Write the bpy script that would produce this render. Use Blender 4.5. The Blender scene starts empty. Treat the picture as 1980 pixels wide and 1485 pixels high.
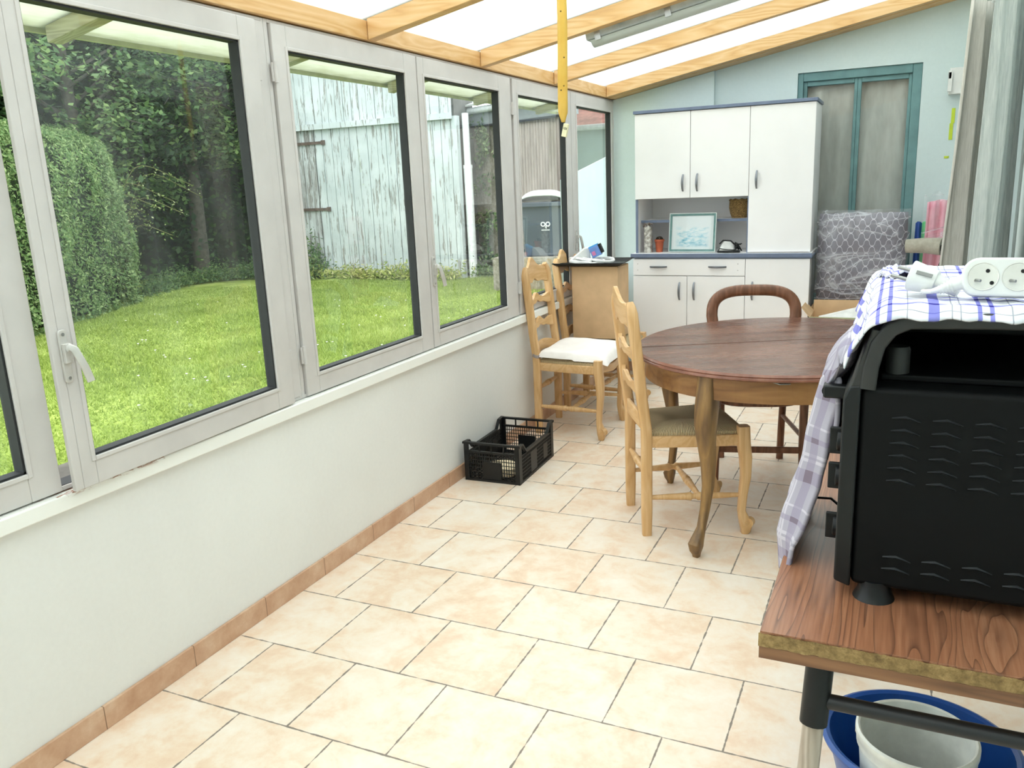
import bpy, math, random
import numpy as np
from mathutils import Vector, Matrix, noise as mnoise

# ------------------------------------------------------------------ camera
CAM = (1.9405, -1.2032, 1.4395); YAW, PIT, ROL, FPX = 0.4392, 0.2372, -0.0430, 1591.5
SC = bpy.context.scene
COL = SC.collection
_f = Vector((-math.sin(YAW)*math.cos(PIT), math.cos(YAW)*math.cos(PIT), -math.sin(PIT)))
_r = Vector((math.cos(YAW), math.sin(YAW), 0)); _u = _r.cross(_f)
_c, _s = math.cos(ROL), math.sin(ROL)
_r, _u = _c*_r + _s*_u, -_s*_r + _c*_u
cd = bpy.data.cameras.new('camera'); co = bpy.data.objects.new('camera', cd); COL.objects.link(co)
m = Matrix((_r, _u, -_f)).transposed().to_4x4(); m.translation = Vector(CAM); co.matrix_world = m
cd.sensor_width = 36; cd.lens = FPX/1980*36; cd.clip_start = 0.02; cd.clip_end = 200
SC.camera = co
# ------------------------------------------------------------------ sky, exposure
w = bpy.data.worlds.new('overcast_sky'); SC.world = w; w.use_nodes = True
nt = w.node_tree; nt.nodes.clear()
wo = nt.nodes.new('ShaderNodeOutputWorld'); bg = nt.nodes.new('ShaderNodeBackground')
tc = nt.nodes.new('ShaderNodeTexCoord'); sp = nt.nodes.new('ShaderNodeSeparateXYZ'); rp = nt.nodes.new('ShaderNodeValToRGB')
nt.links.new(tc.outputs['Generated'], sp.inputs[0]); nt.links.new(sp.outputs['Z'], rp.inputs[0])
rp.color_ramp.elements[0].position = 0.0; rp.color_ramp.elements[0].color = (0.72, 0.80, 0.86, 1)
rp.color_ramp.elements[1].position = 0.6; rp.color_ramp.elements[1].color = (0.97, 0.985, 1.0, 1)
nt.links.new(rp.outputs[0], bg.inputs[0]); bg.inputs[1].default_value = 2.6
nt.links.new(bg.outputs[0], wo.inputs[0])
SC.view_settings.view_transform = 'Standard'; SC.view_settings.look = 'None'
SC.view_settings.gamma = 1; SC.view_settings.use_curve_mapping = False
SC.view_settings.exposure = 0.68
SC.cycles.max_bounces = 10; SC.cycles.transparent_max_bounces = 16; SC.cycles.diffuse_bounces = 6
SC.cycles.transmission_bounces = 6; SC.cycles.glossy_bounces = 4

# ------------------------------------------------------------------ helpers
def lin(h, a=1.0):
    if isinstance(h, str):
        h = h.lstrip('#'); c = [int(h[i:i+2], 16)/255 for i in (0, 2, 4)]
        c = [x/12.92 if x <= 0.04045 else ((x+0.055)/1.055)**2.4 for x in c]
        return (c[0], c[1], c[2], a)
    return tuple(h)+(a,) if len(h) == 3 else tuple(h)

class Mt:
    """small node material helper"""
    def __init__(s, name, color='#808080', rough=0.5, metal=0.0, spec=0.5):
        s.m = bpy.data.materials.new(name); s.m.use_nodes = True; s.t = s.m.node_tree
        s.t.nodes.clear()
        s.o = s.n('OutputMaterial'); s.b = s.n('BsdfPrincipled'); s.l(s.b.outputs[0], s.o.inputs[0])
        s.b.inputs['Base Color'].default_value = lin(color); s.b.inputs['Roughness'].default_value = rough
        s.b.inputs['Metallic'].default_value = metal; s.b.inputs['Specular IOR Level'].default_value = spec
    def n(s, ty, **k):
        x = s.t.nodes.new('ShaderNode'+ty)
        for a, v in k.items(): setattr(x, a, v)
        return x
    def l(s, a, b): s.t.links.new(a, b)
    def set(s, sock, v):
        if hasattr(v, 'is_linked') or hasattr(v, 'links'): s.l(v, sock)
        else: sock.default_value = v
    def math(s, op, a, b=0.0, c=None, clamp=False):
        x = s.n('Math', operation=op); x.use_clamp = clamp
        s.set(x.inputs[0], a); s.set(x.inputs[1], b)
        if c is not None: s.set(x.inputs[2], c)
        return x.outputs[0]
    def coord(s, kind='Object', scale=(1, 1, 1), rot=(0, 0, 0), loc=(0, 0, 0)):
        if kind == 'World': v = s.n('NewGeometry').outputs['Position']
        else: v = s.n('TexCoord').outputs[kind]
        mp = s.n('Mapping'); s.l(v, mp.inputs[0])
        mp.inputs['Scale'].default_value = scale; mp.inputs['Rotation'].default_value = rot; mp.inputs['Location'].default_value = loc
        return mp.outputs[0]
    def noise(s, v, scale=5, detail=4, rough=0.55, dist=0.0):
        x = s.n('TexNoise'); s.l(v, x.inputs['Vector']); x.inputs['Scale'].default_value = scale
        x.inputs['Detail'].default_value = detail; x.inputs['Roughness'].default_value = rough; x.inputs['Distortion'].default_value = dist
        return x.outputs[0]
    def ramp(s, f, stops, interp='LINEAR'):
        x = s.n('ValToRGB'); s.l(f, x.inputs[0]); e = x.color_ramp.elements; x.color_ramp.interpolation = interp
        while len(e) < len(stops): e.new(0.5)
        for i, (p, c) in enumerate(stops): e[i].position = p; e[i].color = lin(c)
        return x.outputs[0]
    def mix(s, f, a, b, mode='MIX'):
        x = s.n('Mix', data_type='RGBA', blend_type=mode); s.set(x.inputs[0], f)
        for k, v in ((6, a), (7, b)):
            if isinstance(v, (str, tuple)): x.inputs[k].default_value = lin(v)
            else: s.l(v, x.inputs[k])
        return x.outputs[2]
    def sep(s, v):
        x = s.n('SeparateXYZ'); s.l(v, x.inputs[0]); return x.outputs
    def col(s, v): s.l(v, s.b.inputs['Base Color']); return s
    def rgh(s, v): s.set(s.b.inputs['Roughness'], v); return s
    def bump(s, h, st=0.3, d=0.005):
        x = s.n('Bump'); s.l(h, x.inputs['Height']); x.inputs['Strength'].default_value = st; x.inputs['Distance'].default_value = d
        s.l(x.outputs[0], s.b.inputs['Normal']); return s

def flat(name, color, rough=0.5, metal=0.0, var=0.06, scale=20, bump=0.0, spec=0.5):
    """plain procedural paint / plastic / metal with slight tonal variation"""
    t = Mt(name, color, rough, metal, spec); v = t.coord('Object')
    nz = t.noise(v, scale, 4)
    c = lin(color); d = [max(0, x*(1-var*2)) for x in c[:3]]; e = [min(1, x*(1+var)) for x in c[:3]]
    t.col(t.ramp(nz, [(0.35, tuple(d)), (0.65, tuple(e))]))
    if bump: t.bump(nz, bump, 0.003)
    return t.m

def wood(name, stops, axis='x', sc=1.0, rough=0.45, bump=0.1, knots=False, rings=22, coord='Object'):
    t = Mt(name, '#888888', rough)
    k = {'x': (0.12, 1, 1), 'y': (1, 0.12, 1), 'z': (1, 1, 0.12)}[axis]
    v = t.coord(coord, tuple(a*sc for a in k))
    n1 = t.noise(v, 6, 3, 0.5, 0.4); n2 = t.noise(v, 90, 3, 0.6)
    r = t.math('FRACT', t.math('MULTIPLY', n1, rings))
    tri = t.math('ABSOLUTE', t.math('SUBTRACT', r, 0.5))
    g = t.math('ADD', t.math('MULTIPLY', tri, 1.1), t.math('MULTIPLY', n2, 0.45))
    c = t.ramp(g, stops)
    if knots:
        vo = t.n('TexVoronoi'); t.l(t.coord(coord, tuple(a*(2.0 if a == 1 else 9.0) for a in k)), vo.inputs['Vector']); vo.inputs['Scale'].default_value = 1.6
        mk = t.ramp(vo.outputs['Distance'], [(0.05, '#ffffff'), (0.11, '#000000')])
        c = t.mix(t.math('MULTIPLY', mk, 0.8), c, '#7a4a1c')
    t.col(c)
    if bump: t.bump(g, bump, 0.002)
    return t.m

class MB:
    def __init__(s): s.v = []; s.f = []; s.uv = {}
    def add(s, vs, fs, uvs=None):
        b = len(s.v); s.v += [tuple(p) for p in vs]
        for i, f in enumerate(fs):
            s.f.append(tuple(b+j for j in f))
            if uvs: s.uv[len(s.f)-1] = [uvs[j] for j in f]
        return s
    def box(s, x0, y0, z0, x1, y1, z1):
        x0, x1 = min(x0, x1), max(x0, x1); y0, y1 = min(y0, y1), max(y0, y1); z0, z1 = min(z0, z1), max(z0, z1)
        v = [(x0, y0, z0), (x1, y0, z0), (x1, y1, z0), (x0, y1, z0), (x0, y0, z1), (x1, y0, z1), (x1, y1, z1), (x0, y1, z1)]
        return s.add(v, [(0, 3, 2, 1), (4, 5, 6, 7), (0, 1, 5, 4), (1, 2, 6, 5), (2, 3, 7, 6), (3, 0, 4, 7)])
    def obox(s, M, sx, sy, sz):
        v = [M @ Vector((a*sx/2, b*sy/2, c*sz/2)) for c in (-1, 1) for a, b in ((-1, -1), (1, -1), (1, 1), (-1, 1))]
        return s.add(v, [(0, 3, 2, 1), (4, 5, 6, 7), (0, 1, 5, 4), (1, 2, 6, 5), (2, 3, 7, 6), (3, 0, 4, 7)])
    def prism(s, poly, fn):
        """poly: 2D outline; fn(p, k) -> 3D for k=0,1"""
        n = len(poly); v = [fn(p, 0) for p in poly]+[fn(p, 1) for p in poly]
        f = [tuple(range(n))[::-1], tuple(range(n, 2*n))]+[(i, (i+1) % n, n+(i+1) % n, n+i) for i in range(n)]
        return s.add(v, f)
    def sweep(s, pts, sec, up=(0, 0, 1), scale=None, closed=False, cap=True):
        pts = [Vector(p) for p in pts]; n = len(pts); k = len(sec); up = Vector(up); vs = []
        for i, p in enumerate(pts):
            if closed: t = pts[(i+1) % n]-pts[i-1]
            else: t = pts[min(i+1, n-1)]-pts[max(i-1, 0)]
            t.normalize(); sd = up.cross(t)
            if sd.length < 1e-4: sd = Vector((1, 0, 0))
            sd.normalize(); bn = t.cross(sd)
            sc = scale[i] if scale else 1.0
            sa, sb = sc if isinstance(sc, tuple) else (sc, sc)
            for a, b in sec: vs.append(p+sd*a*sa+bn*b*sb)
        fs = []
        for i in range(n if closed else n-1):
            for j in range(k):
                a = i*k+j; b = i*k+(j+1) % k; c = ((i+1) % n)*k+(j+1) % k; d = ((i+1) % n)*k+j
                fs.append((a, b, c, d))
        if not closed and cap: fs += [tuple(range(k))[::-1], tuple(range((n-1)*k, n*k))]
        return s.add(vs, fs)
    def tube(s, pts, r, n=10, closed=False, up=(0, 0, 1)):
        sec = [(math.cos(2*math.pi*i/n), math.sin(2*math.pi*i/n)) for i in range(n)]
        rr = r if isinstance(r, (list, tuple)) else [r]*len(pts)
        return s.sweep(pts, sec, up, rr, closed)
    def lathe(s, prof, c=(0, 0, 0), n=32, sx=1, sy=1, a0=0):
        v = []; f = []; k = len(prof)
        for i in range(n):
            a = 2*math.pi*i/n+a0
            for r, z in prof: v.append((c[0]+r*math.cos(a)*sx, c[1]+r*math.sin(a)*sy, c[2]+z))
        for i in range(n):
            for j in range(k-1):
                a = i*k+j; b = ((i+1) % n)*k+j; f.append((a, b, b+1, a+1))
        return s.add(v, f)
    def disc(s, c, r, ax='z', n=20, sx=1, sy=1):
        v = []
        for i in range(n):
            a = 2*math.pi*i/n; p, q = r*math.cos(a)*sx, r*math.sin(a)*sy
            v.append({'z': (c[0]+p, c[1]+q, c[2]), 'y': (c[0]+p, c[1], c[2]+q), 'x': (c[0], c[1]+p, c[2]+q)}[ax])
        return s.add(v, [tuple(range(n))])
    def grid(s, fn, nu, nv, uv=None):
        v = []; u = []
        for j in range(nv+1):
            for i in range(nu+1):
                a, b = i/nu, j/nv; v.append(fn(a, b)); u.append(uv(a, b) if uv else (a, b))
        f = [(j*(nu+1)+i, j*(nu+1)+i+1, (j+1)*(nu+1)+i+1, (j+1)*(nu+1)+i) for j in range(nv) for i in range(nu)]
        return s.add(v, f, u)
    def build(s, name, mat, parent=None, smooth=None, bevel=0.0, sub=0, solid=0.0, world=False, origin=True, seg=2):
        vs = s.v; loc = None
        if parent is not None and world:
            Mi = WM[parent.name].inverted(); vs = [Mi @ Vector(p) for p in vs]
        if parent is None and origin:
            xs = [p[0] for p in vs]; ys = [p[1] for p in vs]; zs = [p[2] for p in vs]
            loc = Vector(((min(xs)+max(xs))/2, (min(ys)+max(ys))/2, min(zs))); vs = [Vector(p)-loc for p in vs]
        me = bpy.data.meshes.new(name); me.from_pydata([tuple(p) for p in vs], [], s.f); me.validate(clean_customdata=False)
        if s.uv and len(me.polygons) == len(s.f):
            ul = me.uv_layers.new(name='UVMap')
            for pi, us in s.uv.items():
                for li, q in zip(me.polygons[pi].loop_indices, us): ul.data[li].uv = q
        me.materials.append(mat); me.update()
        o = bpy.data.objects.new(name, me); COL.objects.link(o)
        if loc is not None: o.location = loc
        if parent is not None:
            o.parent = parent; WM[o.name] = WM[parent.name]
        else: WM[o.name] = Matrix.Translation(loc) if loc is not None else Matrix()
        if smooth is not None:
            me.polygons.foreach_set('use_smooth', [True]*len(me.polygons)); me.set_sharp_from_angle(angle=math.radians(smooth))
        if bevel:
            b = o.modifiers.new('bevel', 'BEVEL'); b.width = bevel; b.segments = seg; b.limit_method = 'ANGLE'; b.angle_limit = math.radians(40)
            me.polygons.foreach_set('use_smooth', [True]*len(me.polygons)); b.harden_normals = True
        if solid:
            q = o.modifiers.new('solid', 'SOLIDIFY'); q.thickness = solid; q.offset = 0
        if sub:
            q = o.modifiers.new('sub', 'SUBSURF'); q.levels = sub; q.render_levels = sub
        return o
WM = {}
def tag(o, label, cat, group=None, kind=None):
    o['label'] = label; o['category'] = cat
    if group: o['group'] = group
    if kind: o['kind'] = kind
    return o
def struct(o): o['kind'] = 'structure'; return o
def thing(name, label, cat, loc=(0, 0, 0), rz=0.0, group=None, kind=None):
    o = bpy.data.objects.new(name, None); COL.objects.link(o); o.empty_display_size = 0.1
    o.location = loc; o.rotation_euler = (0, 0, rz); WM[o.name] = Matrix.Translation(Vector(loc)) @ Matrix.Rotation(rz, 4, 'Z')
    if kind == 'structure': o['kind'] = kind
    else: tag(o, label, cat, group, kind)
    return o
def children(o): return [c for c in bpy.data.objects if c.parent == o]
def copy_tree(o, loc=None, rz=None, parent=None):
    kids = children(o); c = o.copy(); COL.objects.link(c)
    if parent is not None: c.parent = parent
    if loc is not None: c.location = loc
    if rz is not None: c.rotation_euler = (0, 0, rz)
    for k in kids: copy_tree(k, parent=c)
    return c
def rect(a, b): return [(-a/2, -b/2), (a/2, -b/2), (a/2, b/2), (-a/2, b/2)]
def rrect(a, b, r, n=3):
    out = []
    for cx, cy, a0 in ((a/2-r, b/2-r, 0), (-a/2+r, b/2-r, 90), (-a/2+r, -b/2+r, 180), (a/2-r, -b/2+r, 270)):
        for i in range(n+1):
            t = math.radians(a0+90*i/n); out.append((cx+r*math.cos(t), cy+r*math.sin(t)))
    return out
def nz(x, y, z=0.0): return mnoise.noise(Vector((x, y, z)))
def leaves(name, P, N, size, mat, parent=None, aspect=0.55, jitter=0.8, seed=1, world=True):
    """numpy foliage: one bent quad pair per leaf; P centres, N facing directions"""
    rg = np.random.default_rng(seed); n = len(P); P = np.asarray(P, float); N = np.asarray(N, float)
    if parent is not None and world:
        Mi = np.array(WM[parent.name].inverted()); P = P @ Mi[:3, :3].T+Mi[:3, 3]
    N = N+rg.normal(0, jitter, (n, 3)); N /= np.linalg.norm(N, axis=1)[:, None]+1e-9
    A = np.cross(N, rg.normal(0, 1, (n, 3))); A /= np.linalg.norm(A, axis=1)[:, None]+1e-9
    B = np.cross(N, A); sz = (size*rg.uniform(0.6, 1.3, n))[:, None]
    v = np.stack([P-A*sz*0.5, P+B*sz*aspect*0.5-N*sz*0.08, P+A*sz*0.5, P-B*sz*aspect*0.5-N*sz*0.08], 1).reshape(-1, 3)
    loc = None
    if parent is None:
        loc = Vector(((v[:, 0].min()+v[:, 0].max())/2, (v[:, 1].min()+v[:, 1].max())/2, v[:, 2].min())); v = v-np.array(loc)
    me = bpy.data.meshes.new(name); me.vertices.add(n*4); me.vertices.foreach_set('co', v.ravel().astype(np.float32))
    me.loops.add(n*4); me.loops.foreach_set('vertex_index', np.arange(n*4, dtype=np.int32))
    me.polygons.add(n); me.polygons.foreach_set('loop_start', np.arange(0, n*4, 4, dtype=np.int32))
    me.polygons.foreach_set('loop_total', np.full(n, 4, dtype=np.int32)); me.update(); me.validate()
    me.materials.append(mat); o = bpy.data.objects.new(name, me); COL.objects.link(o)
    if parent is not None: o.parent = parent
    else: o.location = loc
    return o

# ------------------------------------------------------------------ materials
TW, TL = 0.32575, 1/3
def floor_mat():
    t = Mt('ceramic_floor_tile', '#f3dcc0', 0.33)
    P = t.sep(t.n('NewGeometry').outputs['Position'])
    wob = t.noise(t.coord('World'), 26, 3, 0.6); wob2 = t.math('MULTIPLY', t.math('SUBTRACT', wob, 0.5), 0.009)
    y = t.math('DIVIDE', P[1], TL); row = t.math('FLOOR', y); fy = t.math('SUBTRACT', y, row)
    par = t.math('FLOORED_MODULO', row, 2.0)
    ax = t.math('MULTIPLY_ADD', par, -0.158, 0.312)
    u = t.math('DIVIDE', t.math('SUBTRACT', P[0], ax), TW); colm = t.math('FLOOR', u); fx = t.math('SUBTRACT', u, colm)
    dy = t.math('MULTIPLY', t.math('MINIMUM', fy, t.math('SUBTRACT', 1.0, fy)), TL)
    dx = t.math('MULTIPLY', t.math('MINIMUM', fx, t.math('SUBTRACT', 1.0, fx)), TW)
    d = t.math('ADD', t.math('MINIMUM', dx, dy), wob2)
    edge = t.n('MapRange', interpolation_type='SMOOTHSTEP'); t.l(d, edge.inputs[0]); edge.inputs[1].default_value = 0.0013; edge.inputs[2].default_value = 0.0034
    cmb = t.n('CombineXYZ'); t.l(colm, cmb.inputs[0]); t.l(row, cmb.inputs[1])
    wn = t.n('TexWhiteNoise', noise_dimensions='3D'); t.l(cmb.outputs[0], wn.inputs['Vector'])
    off = t.n('VectorMath', operation='MULTIPLY_ADD'); t.l(wn.outputs['Color'], off.inputs[0]); off.inputs[1].default_value = (30, 30, 30)
    t.l(t.n('NewGeometry').outputs['Position'], off.inputs[2])
    n1 = t.noise(off.outputs[0], 7, 5, 0.6, 0.5); n2 = t.noise(off.outputs[0], 32, 5, 0.7)
    g = t.math('ADD', t.math('MULTIPLY', n1, 0.75), t.math('MULTIPLY', n2, 0.3)); g = t.math('ADD', g, t.math('MULTIPLY', t.math('SUBTRACT', wn.outputs['Value'], 0.5), 0.08))
    c = t.ramp(g, [(0.34, '#dfc0a6'), (0.45, '#e5ccb4'), (0.53, '#e9d7c4'), (0.62, '#ebddce'), (0.75, '#eee4d8')])
    c = t.mix(edge.outputs[0], '#857a70', c); t.col(c)
    h = t.math('ADD', edge.outputs[0], t.math('MULTIPLY', n2, 0.25)); t.bump(h, 0.35, 0.002)
    t.rgh(t.math('MULTIPLY_ADD', edge.outputs[0], -0.38, 0.82))
    return t.m
def skirt_mat():
    t = Mt('ceramic_skirting_tile', '#d0a580', 0.4); P = t.sep(t.n('NewGeometry').outputs['Position'])
    y = t.math('DIVIDE', t.math('SUBTRACT', P[1], 0.135), 0.3325); row = t.math('FLOOR', y); fy = t.math('SUBTRACT', y, row)
    d = t.math('MULTIPLY', t.math('MINIMUM', fy, t.math('SUBTRACT', 1.0, fy)), 0.3325)
    e = t.n('MapRange'); t.l(d, e.inputs[0]); e.inputs[1].default_value = 0.0008; e.inputs[2].default_value = 0.002
    g = t.math('ADD', t.math('MULTIPLY', t.noise(t.coord('World'), 9, 5, 0.6), 0.8), t.math('MULTIPLY', t.noise(t.coord('World'), 50, 4, 0.6), 0.2))
    t.col(t.mix(e.outputs[0], '#7d5f48', t.ramp(g, [(0.35, '#b98f72'), (0.55, '#c9a387'), (0.7, '#d6b89f')])))
    return t.m
def wall_mat(name, c1, c2, sc=1.2):
    t = Mt(name, c1, 0.7, 0, 0.3); v = t.coord('World')
    g = t.math('ADD', t.math('MULTIPLY', t.noise(v, sc, 4, 0.6), 0.8), t.math('MULTIPLY', t.noise(v, 60, 3), 0.2))
    t.col(t.ramp(g, [(0.35, c1), (0.65, c2)])); t.bump(t.noise(v, 130, 3), 0.08, 0.002); return t.m
def white_sill_mat():
    t = Mt('chipped_white_sill_paint', '#f2f2ee', 0.4); v = t.coord('World', (9, 2.0, 9)); P = t.sep(t.n('NewGeometry').outputs['Position'])
    near = t.ramp(t.math('MULTIPLY', t.math('ABSOLUTE', t.math('SUBTRACT', P[1], 0.22)), 1.6), [(0.0, '#ffffff'), (0.75, '#000000')])
    top = t.ramp(P[2], [(0.698, '#000000'), (0.706, '#ffffff')])
    g = t.math('ADD', t.noise(v, 4, 6, 0.7), t.math('MULTIPLY', near, 0.14))
    mk = t.math('MULTIPLY', t.ramp(g, [(0.64, '#000000'), (0.66, '#ffffff')]), top)
    t.col(t.mix(mk, '#f0f0ec', '#9a6a52')); t.bump(mk, 0.4, 0.002); return t.m
MAT = {}
MAT['floor'] = floor_mat(); MAT['skirt'] = skirt_mat()
MAT['wall_win'] = wall_mat('pale_cream_wall_paint', '#dedddb', '#e7e7e5', 0.9)
MAT['wall_end'] = wall_mat('pale_blue_wall_paint', '#c6d4d4', '#d2dfdf', 1.0)
MAT['sill'] = white_sill_mat()
MAT['alu'] = flat('grey_aluminium_frame', '#cdc9c7', 0.42, 0.05, 0.03, 6, 0.0)
MAT['alu_light'] = flat('cast_aluminium_handle', '#cfccc8', 0.35, 0.35, 0.04)
MAT['gasket'] = flat('black_rubber_gasket', '#26282a', 0.7)
MAT['steel'] = flat('brushed_steel', '#a0a09e', 0.3, 0.85)
PINE = [(0.0, '#c0905a'), (0.35, '#d2a56c'), (0.7, '#dab380'), (1.0, '#e2c092')]
MAT['pine_x'] = wood('pine_rafter_wood', PINE, 'x', 1.0, 0.5, 0.1, True, 16)
MAT['pine_y'] = wood('pine_eave_beam_wood', PINE, 'y', 1.0, 0.5, 0.1, True, 16)
MAT['pine_old'] = wood('greened_pine_rafter_tail', [(0, '#7f7c64'), (0.6, '#a5a085'), (1, '#bdb8a0')], 'x', 1.0, 0.7)
BEECH = [(0.0, '#c39762'), (0.4, '#d0a673'), (0.75, '#d8b181'), (1.0, '#debb8e')]
MAT['beech'] = wood('honey_beech_wood', BEECH, 'z', 1.6, 0.38, 0.04, False, 9)
MAT['beech_y'] = wood('honey_beech_rail_wood', BEECH, 'y', 1.6, 0.38, 0.04, False, 9)
MAT['mahog'] = wood('dark_mahogany_wood', [(0, '#54331f'), (0.4, '#70462f'), (0.8, '#835740'), (1, '#91664c')], 'z', 1.6, 0.3, 0.04, False, 9)
MAT['leg'] = wood('worn_walnut_table_leg', [(0, '#4d3620'), (0.35, '#6e5232'), (0.7, '#8d6b3e'), (1, '#a88451')], 'z', 1.2, 0.4, 0.08, False, 7)
MAT['apron'] = wood('walnut_table_apron', [(0, '#6a4526'), (0.5, '#8b6238'), (1, '#a17646')], 'x', 0.8, 0.42, 0.04, False, 7)
def polycarb():
    t = Mt('translucent_polycarbonate_roof', '#ffffff', 0.4); t.t.nodes.remove(t.b)
    tr = t.n('BsdfTransparent'); tl = t.n('BsdfTranslucent'); gl = t.n('BsdfDiffuse'); mx = t.n('MixShader'); m2 = t.n('MixShader')
    P = t.sep(t.n('NewGeometry').outputs['Position'])
    rib = t.math('FRACT', t.math('MULTIPLY', P[1], 62.0)); rb = t.ramp(rib, [(0.0, '#d9dedd'), (0.12, '#f4f8f6')])
    t.l(rb, tl.inputs[0]); tr.inputs[0].default_value = (0.86, 0.89, 0.87, 1); gl.inputs[0].default_value = (0.8, 0.8, 0.76, 1)
    mx.inputs[0].default_value = 0.5; t.l(tr.outputs[0], mx.inputs[1]); t.l(tl.outputs[0], mx.inputs[2])
    m2.inputs[0].default_value = 0.12; t.l(mx.outputs[0], m2.inputs[1]); t.l(gl.outputs[0], m2.inputs[2])
    t.l(m2.outputs[0], t.o.inputs[0]); return t.m
MAT['poly'] = polycarb()
def glass(name='window_glass', tint=(0.93, 0.965, 0.95), refl=1.7, haze=0.022):
    t = Mt(name, '#ffffff', 0.0); t.t.nodes.remove(t.b)
    tr = t.n('BsdfTransparent'); tr.inputs[0].default_value = tint+(1,); gl = t.n('BsdfGlossy'); gl.inputs['Roughness'].default_value = 0.01
    fr = t.n('Fresnel'); fr.inputs[0].default_value = 1.45; mx = t.n('MixShader'); m2 = t.n('MixShader'); df = t.n('BsdfDiffuse'); df.inputs[0].default_value = (0.8, 0.85, 0.85, 1)
    t.l(t.math('MULTIPLY', fr.outputs[0], refl, clamp=True), mx.inputs[0]); t.l(tr.outputs[0], mx.inputs[1]); t.l(gl.outputs[0], mx.inputs[2])
    hz = t.ramp(t.noise(t.coord('World', (1, 1, 0.5)), 4, 5, 0.7), [(0.45, (0, 0, 0)), (0.75, (1, 1, 1))])
    t.l(t.math('MULTIPLY_ADD', hz, haze*3, haze), m2.inputs[0]); t.l(mx.outputs[0], m2.inputs[1]); t.l(df.outputs[0], m2.inputs[2])
    t.l(m2.outputs[0], t.o.inputs[0]); return t.m
MAT['glass'] = glass()
MAT['white_mel'] = flat('white_melamine', '#f0eeef', 0.38, 0, 0.015, 3)
MAT['blue_edge'] = flat('slate_blue_edge_trim', '#6c7891', 0.4, 0, 0.04)
MAT['grey_metal'] = flat('grey_painted_handle', '#80838a', 0.3, 0.6, 0.05)
MAT['dark'] = flat('shadow_gap_black', '#1a1a1c', 0.8)
MAT['black_pl'] = flat('black_plastic', '#111315', 0.42, 0, 0.08, 40, 0, 0.4)
MAT['black_en'] = flat('black_enamelled_steel', '#08090a', 0.6, 0, 0.05, 60, 0.02, 0.18)
MAT['grey_rail'] = flat('dark_grey_plastic_rail', '#2c2c2b', 0.5, 0, 0.06, 30)
MAT['card'] = flat('brown_cardboard', '#d6b38b', 0.8, 0, 0.05, 8)
MAT['white_pl'] = flat('glossy_white_plastic', '#e2e2df', 0.3, 0, 0.02)
MAT['teal'] = flat('teal_painted_wood', '#6b9192', 0.55, 0, 0.08, 9)
MAT['curtain'] = None
def cloth(name, c1, c2, scale=90, bump=0.2, stretch=(1, 1, 1), rough=0.9):
    t = Mt(name, c1, rough, 0, 0.15); v = t.coord('Object', stretch); g = t.noise(v, scale, 3, 0.6)
    t.col(t.ramp(g, [(0.3, c1), (0.7, c2)])); t.bump(g, bump, 0.002)
    t.b.inputs['Sheen Weight'].default_value = 0.1; return t.m
MAT['curt_grey'] = cloth('grey_striped_curtain_fabric', '#a9aeac', '#c6c9c5', 30, 0.15, (6, 6, 0.4))
MAT['curt_beige'] = cloth('beige_grey_curtain_fabric', '#b9b4ab', '#cfcbc3', 30, 0.15, (6, 6, 0.4))
MAT['curt_win'] = cloth('taupe_window_curtain_fabric', '#d2ccc8', '#e6e1dd', 7, 0.1, (3, 1, 0.8))
MAT['white_cloth'] = cloth('white_cotton_cushion_cover', '#efe7e4', '#f8f2ef', 12, 0.1)
MAT['pink_cloth'] = cloth('pink_fabric', '#e79db0', '#f3b9c6', 14, 0.1)
MAT['beige_cloth'] = cloth('grey_beige_felt_underlay', '#a09a8c', '#b7b1a3', 30, 0.3)

# ================================================================== ROOM
XR, YE, YB = 2.42, 4.875, -2.75
def roofz(x): return 2.088+0.189*x
m = MB().add([(-0.02, YB, 0), (XR, YB, 0), (XR, YE, 0), (-0.02, YE, 0), (-0.02, YB, -0.1), (XR, YB, -0.1), (XR, YE, -0.1), (-0.02, YE, -0.1)],
             [(0, 1, 2, 3), (4, 7, 6, 5), (0, 4, 5, 1), (1, 5, 6, 2), (2, 6, 7, 3), (3, 7, 4, 0)])
struct(m.build('floor', MAT['floor']))
struct(MB().box(-0.22, YB, -0.3, 0, YE, 0.665).build('wall_left', MAT['wall_win']))
struct(MB().box(0.0, YB, 0.0, 0.011, YE, 0.072).build('baseboard_left', MAT['skirt'], bevel=0.002))
s = thing('trim_sill', '', '', (0, 1, 0.665), kind='structure'); s.name = 'trim_1'; WM['trim_1'] = WM['trim_sill']
MB().box(-0.062, YB, 0.665, 0.028, YE, 0.709).build('window_sill', MAT['sill'], s, bevel=0.005, world=True)
MB().box(-0.24, YB, 0.665, -0.0625, YE, 0.700).build('outer_sill', flat('grey_concrete_sill', '#6f6b64', 0.9, 0, 0.15, 12), s, world=True)
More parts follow.
